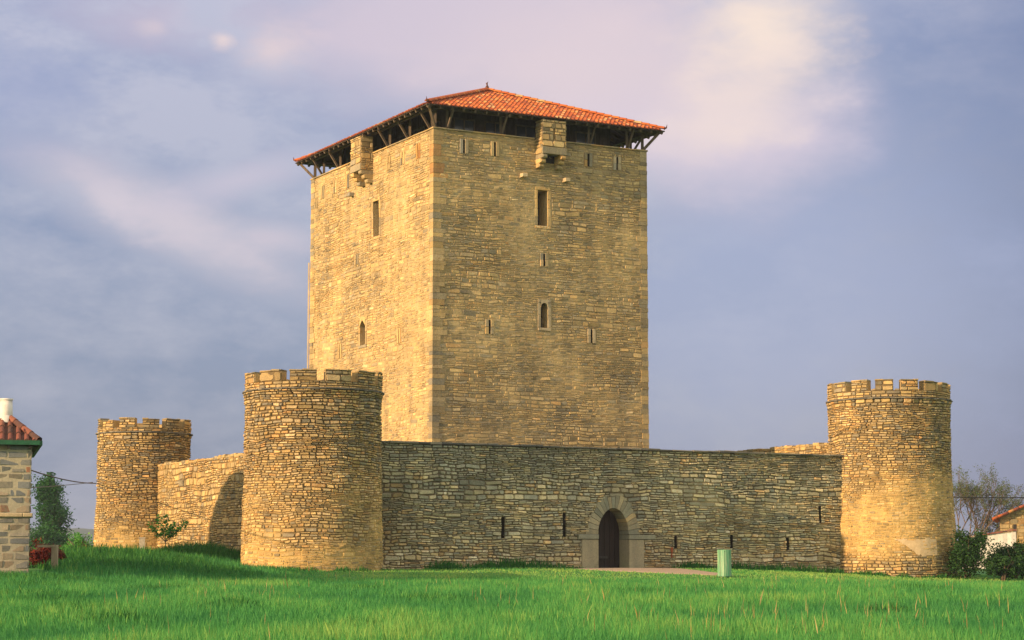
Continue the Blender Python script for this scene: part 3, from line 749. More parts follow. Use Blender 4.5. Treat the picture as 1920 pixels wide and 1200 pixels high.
# ================================================================== round towers
def round_tower(C, r_top, r_bot, base, cor, sill, top, nm, ph0, seed, label, cfill, smear=None):
    t = empty('corner_tower', (C[0], C[1], base)); tag(t, label, 'tower', 'round corner towers of the castle')
    def rf(v):
        v = np.asarray(v, float); k = np.clip((v-base)/(cor-base), 0, 1)
        return r_bot+(r_top-r_bot)*np.where(k < .75, sstep(k/.75), 1)+.05*np.clip((v-cor+.25)/.2, 0, 1)*(v < cor)
    f = round_frame(C, rf, .045, seed); circ = 2*math.pi*f.R0
    hue = lambda u, v: .50+.6*(fbm(u/1.8, v/1.1, seed)-.5)
    b = MB()
    backing(b, f, circ/2, circ*1.5, base-.5, cor, (), .22, seed, cfill)
    masonry(b, f, circ/2, circ*1.5, base-.5, cor, (), (.17, .30), (2, 3), (.11, .38), (.020, .060), .011, seed, cfill, hue, .085, .42, .32)
    b.build('wall', M['rubble'], t)
    # string course of thin slabs
    s = MB(); n = int(circ/.45); rr = r_top+.02
    fc = round_frame(C, lambda v: np.asarray(v, float)*0+rr, 0, 0); cc = 2*math.pi*rr
    for k in range(n):
        a = cc*k/n; e = cc*(k+1)/n; z = cor+random.uniform(-.012, .012)
        for h in range(2):
            m = (a+e)/2
            block(s, fc, a if h == 0 else m, m if h == 0 else e, z, z+.055, -.3, .115+random.uniform(-.02, .02), .015, (random.random(), random.uniform(.2, .6), 0), jit=.008)
    s.build('string_course', M['slate'], t)
    # parapet ring and merlons
    rp = r_top+.02; fp = round_frame(C, lambda v: np.asarray(v, float)*0+rp, .02, seed+3); cp = 2*math.pi*rp; th = .42
    b = MB(); fl = lambda u, v: .25+0*u
    backing(b, fp, cp/2, cp*1.5, cor+.06, sill, (), .15, seed, fl)
    masonry(b, fp, cp/2, cp*1.5, cor+.06, sill, (), (.2, .3), (2, 3), (.14, .42), (.02, .055), .01, seed+5, fl, hue, 0, .4, .3)
    ang = np.linspace(0, 2*math.pi, 65)
    ro = rp+.01; ri = rp-th
    V = [(C[0]+r*math.sin(a), C[1]-r*math.cos(a), z) for a in ang for r, z in ((ro, sill), (ri, sill), (ri, cor-.1), (0.0, cor-.1))]
    b.add(V, [q for k in range(64) for q in ([4*k, 4*k+4, 4*k+5, 4*k+1], [4*k+1, 4*k+5, 4*k+6, 4*k+2], [4*k+2, 4*k+6, 4*k+7, 4*k+3])], (.5, .4, .4))
    b.build('parapet', M['rubble'], t)
    for k in range(nm):
        g = .17
        a0 = (ph0+k*2*math.pi/nm)*rp+g; a1 = (ph0+(k+1)*2*math.pi/nm)*rp-g
        zt = top+random.uniform(-.075, .035); m = MB()
        backing(m, fp, a0, a1, sill-.02, zt, (), .14, seed+k, fl, off=-.02)
        masonry(m, fp, a0, a1, sill-.01, zt, (), (.16, .3), (1, 2), (.18, .45), (.02, .06), .01, seed+20+k, fl, hue, 0, .4, .3)
        nseg = 8; V = []
        for q in range(nseg+1):
            u = a0+(a1-a0)*q/nseg; an = u/rp
            for r, z in ((rp-.015, zt), (ri, zt), (ri, sill-.05), (rp-.015, sill-.05)): V.append((C[0]+r*math.sin(an), C[1]-r*math.cos(an), z+random.uniform(-.012, .012)*(z == zt)))
        Fq = [q_ for q in range(nseg) for q_ in ([4*q, 4*q+4, 4*q+5, 4*q+1], [4*q+1, 4*q+5, 4*q+6, 4*q+2])]
        Fq += [[0, 1, 2, 3], [4*nseg+3, 4*nseg+2, 4*nseg+1, 4*nseg]]
        m.add(V, Fq, (.3, .45, .5))
        q0 = a0-.01                                   # flat cap stones
        while q0 < a1:
            w = random.uniform(.28, .6); e = min(q0+w, a1+.01)
            if e-q0 > .06: block(m, fp, q0, e-.008, zt+.002, zt+random.uniform(.04, .085), -th, .05, .02, (random.random()*.6, random.uniform(.15, .5), 0), jit=.012)
            q0 = e
        m.build('merlon', M['rubble'], t)
    return t
D2 = math.pi/180
def view_ang(C): return math.atan2(-C[0], C[1])*0+math.atan2(C[0], -C[1]*-1)  # azimuth of the tower
def ph(C, deg):
    """angle of a point seen `deg` to the right of the tower's axis"""
    az = math.atan2(C[0], C[1]); return -az+deg*D2 if False else (deg*D2-az)
fillF = lambda u, v: 1.5*sstep((6.4-v)/4.2)*(.25+1.1*(fbm(u/2.3, v/1.3, 71)-.22))
round_tower(C1, 2.60, 2.70, 1.25, 8.02, 8.33, 8.76, 12, ph(C1, 6.1), 70, 'largest round stone tower at the nearest corner, front left of the keep', fillF)
fillG = lambda u, v: 1.7*sstep((7.2-v)/3.5)*(.35+1.1*(fbm(u/2.3, v/1.2, 91)-.2))*sstep((v-1.2)/1.6+.15)
round_tower(C2, 2.68, 2.88, .80, 8.70, 9.06, 9.46, 15, ph(C2, 8.2), 90, 'round crenellated tower at the right end of the front wall', fillG)
def plaster_patch():
    f = round_frame(C2, lambda v: 2.68+.2*np.clip((5.5-np.asarray(v, float))/4, 0, 1), .01, 3); R0 = f.R0; b = MB(); az = math.atan2(C2[0], C2[1])
    us = (np.linspace(1, 42, 83)*D2-az)*R0; vs = np.linspace(1.7, 2.9, 25); A, B_ = np.meshgrid(us, vs)
    t = (A-us[0])/(us[-1]-us[0]); lo = 2.50-.62*sstep(t*1.5)+.2*(fbm(A*3, B_*0, 5)-.5); hi = 2.50+.10*(fbm(A*2.5, B_*0, 9)-.5)*2
    P = f(A, B_, .045+.03*(fbm(A*3, B_*3, 8)-.5)).reshape(-1, 3); n = len(us); F = []
    for i in range(24):
        for j in range(n-1):
            if B_[i, j] > lo[i, j]+.25*(fbm(A[i, j]*3, B_[i, j]*5, 4)-.5) and B_[i, j] < hi[i, j]: a = i*n+j; F.append([a, a+1, a+n+1, a+n])
    b.add(P, F, (.5, .5, .5), 0, True); b.build('plaster_patch', M['plaster'], bpy.data.objects['corner_tower.001'])
M['plaster'] = simple('old_lime_plaster', (.52, .39, .22), (.64, .49, .29), 7, .9, .02)
plaster_patch()
fillH = lambda u, v: 1.2*sstep((6.0-v)/4)*(.2+1.0*(fbm(u/2.3, v/1.2, 81)-.2))
round_tower(C3, 2.14, 2.24, 1.60, 7.56, 7.80, 8.18, 12, ph(C3, -7.2), 110, 'smallest and farthest round tower, left of the others', fillH)

# ================================================================== curtain walls
def build_curtain():
    w = empty('front_curtain_wall', (*(C1+R2*14), 1.3)); tag(w, 'long grey rubble front wall with the arched doorway', 'castle wall')
    TOPZ = 6.22; f = planar((*C1, 0), R2, N2, .035, 200, .04)
    du, dh = 13.47, .74; spring = 2.70; dtop = 3.80; dbot = 1.15
    sl = [(8.29, 2.53, 3.37), (11.14, 2.6, 3.58), (16.53, 2.14, 2.66), (19.37, 2.15, 2.72), (22.33, 2.09, 2.62), (24.05, 3.28, 3.98)]
    holes = [(u-.065, u+.065, a, c) for u, a, c in sl]+[(du-dh, du+dh, .6, dtop)]
    fill = lambda u, v: 1.25*(fbm(u/2.2+3, v/1.0, 210)-.45)*2.0*sstep((u-15)/5+.15)*sstep((5.6-v)/1.0)*sstep((v-1.8)/.8)+.12+.25*sstep((2.2-v))
    hue = lambda u, v: .40-.16*sstep((v-3.6)/1.6)+.30*sstep((3.2-v)/1.8)+.14*sstep((u-14)/6)+.5*(fbm(u/2, v/1.2, 220)-.5)
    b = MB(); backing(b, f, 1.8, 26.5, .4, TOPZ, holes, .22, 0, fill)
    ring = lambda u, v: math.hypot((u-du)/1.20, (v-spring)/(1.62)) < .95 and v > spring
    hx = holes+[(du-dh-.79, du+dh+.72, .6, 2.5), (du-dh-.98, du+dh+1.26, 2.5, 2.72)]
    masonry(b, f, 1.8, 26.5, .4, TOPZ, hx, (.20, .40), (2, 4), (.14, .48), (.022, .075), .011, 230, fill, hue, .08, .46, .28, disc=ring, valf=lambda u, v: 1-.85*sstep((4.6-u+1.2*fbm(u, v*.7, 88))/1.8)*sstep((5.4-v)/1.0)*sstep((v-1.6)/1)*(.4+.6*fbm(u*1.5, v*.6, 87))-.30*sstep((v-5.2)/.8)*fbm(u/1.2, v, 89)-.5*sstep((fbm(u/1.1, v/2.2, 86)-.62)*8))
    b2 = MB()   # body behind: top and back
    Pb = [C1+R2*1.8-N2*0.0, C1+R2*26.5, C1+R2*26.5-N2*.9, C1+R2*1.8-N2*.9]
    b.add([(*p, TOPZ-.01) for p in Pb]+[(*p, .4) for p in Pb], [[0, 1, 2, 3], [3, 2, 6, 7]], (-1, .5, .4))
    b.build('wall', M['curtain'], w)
    # coping slabs
    s = MB(); u = 2.2
    while u < 25.9:
        e = u+random.uniform(.35, 1.1)
        dz = .02*(vn(u/2.5, 0, 9)-.5)
        block(s, f, u, e-.01, TOPZ+dz, TOPZ+dz+random.uniform(.055, .095), -1.0, random.uniform(.10, .17), .015, (random.random(), random.uniform(.1, .6), 0), jit=.012); u = e
    s.build('coping', M['slate'], w)
    for u, a, c in sl: slit(f, w, u, a, c, .13, False, .7)
    # ---- doorway
    fd = planar((*C1, 0), R2, N2, 0, 0, 0)
    ft = planar((*C1, 0), R2, N2, 0, 0, 0)
    o = empty('doorway', (*(C1+R2*du), 1.2)); o.parent = w; o.matrix_parent_inverse = w.matrix_world.inverted()
    n = 19; vb = MB()
    def inner(t):  # slightly pointed arch
        x = -math.cos(t); y = math.sin(t); y = y*.96+(1-abs(x))*.04; return du+dh*x, spring+(dtop-spring)*y
    for k in range(n):
        t0 = math.pi*k/n; t1 = math.pi*(k+1)/n; g = .007
        L_ = random.uniform(.44, .62); pts = []
        for t in (t0+g, t1-g):
            iu, iv = inner(t); nx, ny = -math.cos(t), math.sin(t)
            pts.append(((iu, iv), (iu+nx*L_, iv+ny*L_*.98)))
        (a, A), (c, Cc) = pts; d1 = .035+random.uniform(-.01, .01); V = []
        for d in (-1.15, d1): V += [P3(fd, *a, d), P3(fd, *A, d), P3(fd, *Cc, d), P3(fd, *c, d)]
        vb.add(V, [[0, 3, 2, 1], [4, 5, 6, 7][::-1], [0, 1, 5, 4], [1, 2, 6, 5], [2, 3, 7, 6], [3, 0, 4, 7]], (np.clip(random.gauss(.4, .25), 0, 1), random.uniform(.1, .55), .1))
    vb.build('voussoirs', M['doorstone'], o)
    j = MB()
    for s in (-1, 1):
        e = du+s*dh
        seq = [(dbot-.2, 2.49, .80), (2.50, spring-.005, .98)]
        for v0, v1, wd in seq:
            big = wd < .9
            a, c = (e-wd, e) if s < 0 else (e, e+wd*(1.3 if not big else .92))
            block(j, fd, a, c, v0, v1, -1.15, .06 if big else .10, .02, (.25 if big else .1, .48, .55 if big else .1), jit=.012)
    j.build('jambs', M['doorstone'], o)
    d = MB()
    for k in range(6):
        a = du-dh+k*dh/3; block(d, fd, a+.004, a+dh/3-.004, dbot, dtop, -.88, -.74+random.uniform(-.004, .004), .006, (.5, random.uniform(.3, .7), .5))
    do = d.build('door', M['doorwood'], o)
    d = MB(); block(d, fd, du-dh+.12, du+.12, 1.72, 1.80, -.74, -.67, .005); d.build('door_bar', M['iron_and_shade'], do)
    d = MB(); block(d, fd, du-dh-.5, du+dh+.55, dbot-.05, dbot+.13, -.75, .35, .03, (.4, .5, .4)); d.build('threshold', M['doorstone'], o)
    r = MB(); f0 = fd
    rs = np.random.RandomState(4)
    block(r, fd, 16.24, 16.33, 2.0, 2.18, .05, .115, .01); block(r, fd, 16.27, 16.31, 1.75, 2.0, .05, .105, .01)
    r.build('rusty_plate', M['rust'], w)
build_curtain()
def side_wall(name, label, C, u0, u1, U, Nn, top, base, seed, matn, inner=False, coping=False, hb=.5):
    w = empty(name, (*C, base)); tag(w, label, 'castle wall')
    f = planar((*C, 0), U, Nn, .05, seed, .05)
    fill = lambda u, v: .30+.9*(fbm(u/2, v/1.2, seed)-.4)
    hue = lambda u, v: .55+.4*(fbm(u/2, v/1.2, seed+2)-.5)
    b = MB(); backing(b, f, u0, u1, base-.6, top-.02, (), .25, seed, fill)
    masonry(b, f, u0, u1, base-.6, top, (), (.18, .34), (1, 3), (.12, .36), (.02, .06), .011, seed, fill, hue, .07, .4, .3)
    U = np.array(U); Nn = np.array(Nn); P = [C+U*u0, C+U*u1, C+U*u1-Nn*.8, C+U*u0-Nn*.8]
    b.add([(*p, top-.03) for p in P]+[(*p, base-.6) for p in P], [[0, 1, 2, 3], [3, 2, 6, 7]], (-1, .5, .6))
    # rough broken top course
    u = u0
    while u < u1:
        e = u+random.uniform(.18, .5); h = random.uniform(.03, .12)
        block(b, f, u, e-.02, top-.04, top+h, -.7, .04, .03, (random.random(), random.uniform(.3, .7), .2), jit=.02); u = e
    b.build('wall', M[matn], w); return w
# left wall outer face looks along -R2; u runs towards the camera
lw = side_wall('left_curtain_wall', 'sunlit rubble wall between the near and far left towers', C3, 1.6, 19.2, -L2, -R2, 6.02, 1.3, 300, 'rubble')
rw = side_wall('right_curtain_wall', 'sunlit top of the far right wall showing above the front wall', C2+L2*26, 0.0, 24.1, -L2, -R2, 7.05, 1.0, 320, 'rubble')

# ================================================================== vegetation helpers
def leaves(b, C, n, size, rnd, tintf=None, mat=0, updown=.5):
    """n small leaf-shaped quads at the points C (n,3)"""
    n = len(C); a = rnd.uniform(0, 2*math.pi, n); el = rnd.uniform(-.9, .9, n)
    d = np.stack([np.cos(a)*np.cos(el), np.sin(a)*np.cos(el), np.sin(el)], 1)
    e = rnd.normal(size=(n, 3)); e = np.cross(d, e); e /= np.linalg.norm(e, axis=1)[:, None]+1e-9
    s = size*rnd.uniform(.6, 1.3, n)[:, None]
    P = np.stack([C-d*s*.6, C+e*s*.32, C+d*s*.6, C-e*s*.32], 1).reshape(-1, 3)
    T = np.clip(rnd.normal(.45, .22, n), 0, 1) if tintf is None else tintf(C, rnd)
    T = np.repeat(np.stack([T, rnd.rand(n), rnd.rand(n)], 1), 4, 0)
    b.add(P, np.arange(4*n).reshape(-1, 4), T, mat)
def clumpy(rnd, n, cen, rad_, nclump, cr, shell=.6):
    """points in leaf clumps spread through an ellipsoid"""
    c = rnd.normal(size=(nclump, 3)); c /= np.linalg.norm(c, axis=1)[:, None]; c *= (rnd.uniform(shell, 1.0, nclump))[:, None]
    c = c*np.array(rad_)+np.array(cen)
    k = rnd.randint(0, nclump, n); s = rnd.normal(size=(n, 3))*cr*rnd.uniform(.5, 1.2, nclump)[k][:, None]
    return c[k]+s
def make_bush(name, label, cat, x, y, w, h, leafm, seed, n=2600, size=.10, dep=None, group=None):
    z = float(ground_z(x, y)); o = empty(name, (x, y, z)); tag(o, label, cat, group); rnd = np.random.RandomState(seed)
    b = MB(); C = clumpy(rnd, n, (x, y, z+h*.5), (w/2*.85, (dep or w)/2*.85, h*.46), 40, min(w, h)*.10, .15)
    C[:, 2] = np.maximum(C[:, 2], z+.03)
    leaves(b, C, n, size, rnd); b.build('foliage', M[leafm], o)
    s = MB()
    for k in range(7):
        a = rnd.uniform(0, 6.28); r = rnd.uniform(.2, .8)*w/2
        s.tube([(x+rnd.normal()*.05, y+rnd.normal()*.05, z-.1), (x+math.cos(a)*r*.4, y+math.sin(a)*r*.4, z+h*.4), (x+math.cos(a)*r, y+math.sin(a)*r, z+h*.8)], [.035, .022, .008], 5)
    s.build('stems', M['bark'], o); return o

# poplar far to the left
def poplar(x, y, h, w, seed, label, n=15000, leaf='poplar'):
    z = 1.0; o = empty('poplar_tree', (x, y, z)); tag(o, label, 'tree'); rnd = np.random.RandomState(seed)
    t = MB(); t.tube([(x, y, z-.3), (x+.05, y, z+h*.4), (x, y, z+h*.95)], [w*.06, w*.045, .02], 7)
    C = []
    for k in range(46):
        zz = rnd.uniform(.03, .78); a = rnd.uniform(0, 6.28); ln = h*rnd.uniform(.2, .34)*(1-zz*.55)
        sp = w*.5*rnd.uniform(.4, 1)*(1.12-zz*.98); p0 = np.array([x, y, z+zz*h]); p2 = p0+np.array([math.cos(a)*sp, math.sin(a)*sp, ln]); p1 = (p0+p2)/2+np.array([math.cos(a)*sp*.25, math.sin(a)*sp*.25, -ln*.08])
        t.tube([p0, p1, p2], [.06, .04, .012], 4)
        m = n//50; q = rnd.uniform(.15, 1.08, m)[:, None]; C.append((1-q)**2*p0+2*q*(1-q)*p1+q*q*p2+rnd.normal(size=(m, 3))*np.array([w*.075, w*.075, h*.022]))
    m = n//5; q = rnd.uniform(.1, 1.02, m); C.append(np.stack([x+rnd.normal(size=m)*w*.15*(1.25-q), y+rnd.normal(size=m)*w*.15*(1.25-q), z+q*h], 1))
    C = np.concatenate(C); b = MB(); leaves(b, C, len(C), .22, rnd)
    b.build('crown', M[leaf], o); t.build('trunk', M['bark'], o)
poplar(-45.3, 200, 9.0, 5.2, 3, 'tall columnar dark green poplar between house and far left tower')
def round_tree(x, y, h, w, seed, label, n, leaf, size, low=.12):
    z = 1.0; o = empty('leafy_tree', (x, y, z)); tag(o, label, 'tree'); rnd = np.random.RandomState(seed)
    t = MB(); t.tube([(x, y, z-.3), (x, y, z+h*.5), (x+.1, y, z+h*.85)], [.14, .1, .03], 6)
    for k in range(9):
        a = rnd.uniform(0, 6.28); t.tube([(x, y, z+h*rnd.uniform(.15, .5)), (x+math.cos(a)*w*.35, y+math.sin(a)*w*.35, z+h*rnd.uniform(.5, .9))], [.06, .015], 4)
    b = MB(); C = clumpy(rnd, n, (x, y, z+h*(.5+low/2)), (w*.46, w*.46, h*(.46-low/2)), 46, w*.085, .2); leaves(b, C, n, size, rnd)
    b.build('crown', M[leaf], o); t.build('trunk', M['bark'], o)
round_tree(-44.6, 196, 3.9, 4.6, 8, 'broad low dark tree in front of the poplar foot', 6000, 'poplar', .24, .05)
round_tree(-47.0, 196, 2.9, 2.6, 18, 'small dark green tree at the left of the poplar foot', 2600, 'poplar', .24, .0)
round_tree(-31.8, 150, 2.9, 2.2, 9, 'small bright green tree against the left edge of the far tower', 2200, 'spring', .17, .05)
make_bush('garden_bush', 'low green bush under the small bright tree', 'bush', -26.9, 128, 2.6, .85, 'shrub', 61, 1500, .14)
make_bush('red_bush', 'dark red leaved bush beside the stone house corner', 'bush', -15.75, 68.6, 1.7, .86, 'redleaf', 12, 3400, .07)
make_bush('red_bush', 'small red flowering bush left of the farthest tower', 'bush', -20.0, 95.6, .75, .62, 'redleaf', 13, 700, .08)
# branching trees
def grow(t, tips, rnd, p, d, ln, r, lv, spread=.45, up=.12, curve=.12):
    pts = [p]; rs = [r]; q = p.copy(); dd = d.copy()
    for k in range(3):
        dd = dd+rnd.normal(size=3)*curve+np.array([0, 0, up*.3]); dd /= np.linalg.norm(dd); q = q+dd*ln/3; pts.append(q.copy()); rs.append(r*(1-.13*(k+1)))
    t.tube(pts, rs, 5 if lv > 2 else 3)
    if lv == 0: tips.append(q); tips.append((pts[1]+pts[2])/2); return
    nb = rnd.randint(2, 4) if lv > 1 else rnd.randint(2, 5)
    for k in range(nb):
        nd = dd+rnd.normal(size=3)*spread; nd[2] += up; nd /= np.linalg.norm(nd)
        s = pts[rnd.randint(1, 4)] if lv < 5 and k else pts[-1]
        grow(t, tips, rnd, s, nd, ln*rnd.uniform(.66, .88), r*.62, lv-1, spread, up, curve)
def bare_tree(x, y, h, seed, label, lv=6, lean=0):
    z = .9; o = empty('bare_tree', (x, y, z)); tag(o, label, 'tree'); rnd = np.random.RandomState(seed); t = MB(); tips = []
    for a, sp in ((.6+lean, .55), (2.6, .3), (4.3, .5), (5.9+lean, .75), (3.4, .6), (.1, .95), (3.1, 1.1), (1.6, .2), (6.0, .35)):
        d = np.array([math.cos(a)*sp, math.sin(a)*sp*.6, 1.0]); d /= np.linalg.norm(d)
        grow(t, tips, rnd, np.array([x, y, z-.2]), d, h*.27, .12, lv-1, .34, .10)
    T = np.array(tips); b = MB(); C = T[rnd.randint(0, len(T), int(len(T)*3.4))]; C = C+rnd.normal(size=C.shape)*.12
    leaves(b, C, len(C), .11, rnd); b.build('leaf_buds', M['budleaf'], o); t.build('branches', M['bark'], o)
bare_tree(40.6, 184, 9.4, 4, 'spreading tree in early bud right of the right tower', 7)
bare_tree(46.6, 186, 7.4, 14, 'smaller twiggy tree behind the roof of the right house', 6)
# sapling by the left wall
def sapling():
    x, y = -14.55, 86.0; z = float(ground_z(x, y)); o = empty('sapling', (x, y, z)); tag(o, 'young leafy sapling in front of the left wall', 'tree'); rnd = np.random.RandomState(6)
    t = MB(); tips = []; t.tube([(x, y, z-.1), (x+.02, y, z+.5), (x, y, z+.95)], [.035, .03, .025], 6)
    for a, el, ln in ((3.0, .8, .95), (3.3, 1.25, 1.0), (2.0, 1.45, 1.05), (.2, .75, 1.15), (.0, 1.15, .7), (1.0, 1.0, .8)):
        d = np.array([math.cos(a)*math.cos(el), math.sin(a)*.3, math.sin(el)]); p0 = np.array([x, y, z+.85]); p1 = p0+d*ln*.55+np.array([0, 0, -.04]); p2 = p0+d*ln
        t.tube([p0, p1, p2], [.018, .012, .006], 4); tips += [p0*(1-q)+p2*q for q in np.linspace(.35, 1.08, 9)]
    T = np.array(tips); b = MB(); C = np.repeat(T, 9, 0)+rnd.normal(size=(len(T)*9, 3))*.075; leaves(b, C, len(C), .12, rnd)
    b.build('leaves', M['spring'], o); t.build('trunk', M['bark'], o)
sapling()
# bushes at the right
make_bush('dark_bush', 'rounded dark green bush at the foot of the right tower', 'bush', 19.9, 89.5, 2.6, 2.15, 'shrub', 21, 7000, .10, 2.2)
make_bush('dark_bush', 'dense dark bush at the right edge below the house', 'bush', 22.2, 90.5, 3.0, 1.75, 'shrub', 22, 8000, .10, 2.4)
make_bush('dark_bush', 'narrow light green bush close against the right tower', 'bush', 19.6, 97, 1.2, 2.2, 'budleaf', 23, 2000, .09, 1.2)
make_bush('dark_bush', 'low dark bush between the two larger bushes at right', 'bush', 21.1, 88.3, 1.8, 1.1, 'shrub', 24, 4000, .10, 1.6)

# ================================================================== houses
def stone_house():
    # corner of a stone house at the left edge; its wall faces the camera
    Y0 = 60.0; xr = -14.15; z0 = 1.1; ez = 5.02
    o = empty('stone_house', (xr, Y0, z0)); tag(o, 'grey stone house with clay tiled roof and green gutter at left edge', 'house')
    U = np.array([math.cos(.262), math.sin(.262)]); Nn = np.array([U[1], -U[0]]); Oo = np.array([xr, Y0])-U*9
    f = planar((*Oo, 0), U, Nn, .004, 400); f2 = planar((xr, Y0, 0), (-Nn[0], -Nn[1]), U, .004, 401)
    fl = lambda u, v: .0+0*u; hue = lambda u, v: .35+.5*(fbm(u, v, 402)-.5); b = MB()
    for fr, W in ((f, 9.0), (f2, 7.0)):
        backing(b, fr, 0, W, z0-.3, ez, (), .5, 0, lambda u, v: 1+0*u, off=-.03)
        masonry(b, fr, 0, W, z0-.3, 2.90, (), (.18, .26), (1, 1), (.18, .38), (.008, .016), .005, 403, fl, hue, .0, .35, .3, cut=(.02, .14))
        masonry(b, fr, 0, W, 3.02, ez, (), (.18, .26), (1, 1), (.18, .38), (.008, .016), .005, 405, fl, hue, .0, .35, .3, cut=(.02, .14))
    b.build('wall', M['house'], o)
    s = MB(); s_ = .09
    for fr, W in ((f, 9.0), (f2, 7.0)):
        u = 0
        while u < W: block(s, fr, u, min(u+1.1, W+.08)-.01, 2.90, 3.01, -.05, s_, .02, (.5, .5, .2)); u += 1.1
    s.build('string_course', M['ashlar'], o)
    # roof: hip
    ov = .20; c = np.array([xr, Y0])+U*ov+Nn*ov; back = -Nn; sl = .85; H = 2.1; W = 9.8; RZ = ez+.07
    corner = c; ridge = c-U*(1.35)+back*1.55; RH = RZ+1.12
    tl = MB(); rnd = np.random.RandomState(9); tp = .235
    k = 0
    dirS = ridge-c; 
    def roof_plane(c0, a, d, Wd, hipstart):
        nc = int(Wd/tp)
        for k in range(nc):
            u = (k+.5)*tp; smax = min(1.55, u*hipstart)
            if smax < .1: continue
            nr = int(math.ceil(smax/.34))
            for r in range(nr):
                sa = -.05+r*.30; sb = min(sa+.32, smax+.04)
                if sb <= sa: continue
                tin = (np.clip(.45+rnd.normal(0, .28), 0, 1), .5, .5); V = []
                for s, lf, w in ((sa, .05, .62), (sb, .015, .56)):
                    for t in range(7):
                        an = math.pi*t/6; x = u-math.cos(an)*tp*w*.55; pp = c0+a*x+d*s; V.append((*pp, RZ+s*.72+math.sin(an)*.09+lf))
                tl.add(V, [[t, t+1, t+8, t+7] for t in range(6)], tin, 0, True); tl.add(V[:7], [[0, 1, 2, 3, 4, 5, 6]], (.05, .3, .5))
    roof_plane(c, -U, back, W, 1.15)
    roof_plane(c, back, -U, 7.6, 1.15)
    # flat under-surfaces
    p = lambda a, b_, z: (*(c-U*a+back*b_), z)
    tl.add([p(0, 0, RZ+.01), p(W, 0, RZ+.01), p(W, 1.55, RZ+.01+1.12), p(1.35, 1.55, RZ+.01+1.12), p(1.35, 7, RZ+1.13), p(0, 7.6, RZ+.01)], [[3, 2, 1, 0]], (.1, .5, .5))
    tl.add([p(0, 0, RZ+.012), p(1.35, 1.55, RZ+1.13), p(1.35, 7, RZ+1.13), p(0, 7.6, RZ+.012)], [[0, 3, 2, 1]], (.1, .5, .5))
    tl.add([p(1.35, 1.55, RZ+1.13), p(W, 1.55, RZ+1.13), p(W, 7, RZ+1.13), p(1.35, 7, RZ+1.13)], [[0, 1, 2, 3]], (.1, .5, .5))
    for q in range(6):
        a0 = q/6; a1 = (q+1.1)/6; A = np.array(p(0, 0, RZ+.05)); B_ = np.array(p(1.35, 1.55, RZ+1.2))
        tl.tube([A+(B_-A)*a0, A+(B_-A)*a1], [.115, .10], 8, (rnd.rand(), .5, .5))
    tl.build('roof', M['oldtile'], o)
    g = MB()
    g.bar(p(-.02, -.03, RZ-.02), p(W, -.03, RZ-.02), .14, .13); g.bar(p(-.03, 0, RZ-.02), p(-.03, 7.6, RZ-.02), .14, .13); g.build('gutter', M['greenpaint'], o)
    g = MB(); g.add([p(0, 0, RZ-.1), p(W, 0, RZ-.1), p(W, .5, RZ-.1), p(0, .5, RZ-.1)], [[0, 1, 2, 3]]); g.add([p(0, 0, RZ-.1), p(.5, 0, RZ-.1), p(.5, 7, RZ-.1), p(0, 7, RZ-.1)], [[3, 2, 1, 0]])
    u = .25
    while u < 9: g.bar(p(u, 0, RZ-.14), p(u, .5, RZ-.14), .08, .08, (.5, .3, .5)); u += .62
    g.build('eaves', M['darkwood'], o)
    # whitewashed chimney with flared foot
    ch = MB(); cx, cy = c-U*.95+back*1.05
    for z, r0, z2, r1 in ((RZ+.62, .28, RZ+.84, .20), (RZ+.84, .20, RZ+1.30, .18), (RZ+1.30, .205, RZ+1.34, .205)):
        ch.tube([(cx, cy, z), (cx, cy, z2)], [r0, r1], 14, (.5, .5, .5))
    ch.build('chimney', M['white'], o)
M['house'] = stone_mat('house_stone', [(0, (.16, .18, .19)), (.3, (.21, .21, .18)), (.6, (.27, .24, .18)), (.9, (.30, .22, .15)), (1, (.28, .13, .08))], (.36, .34, .26), (.42, .40, .32), .8, .015)
stone_house()
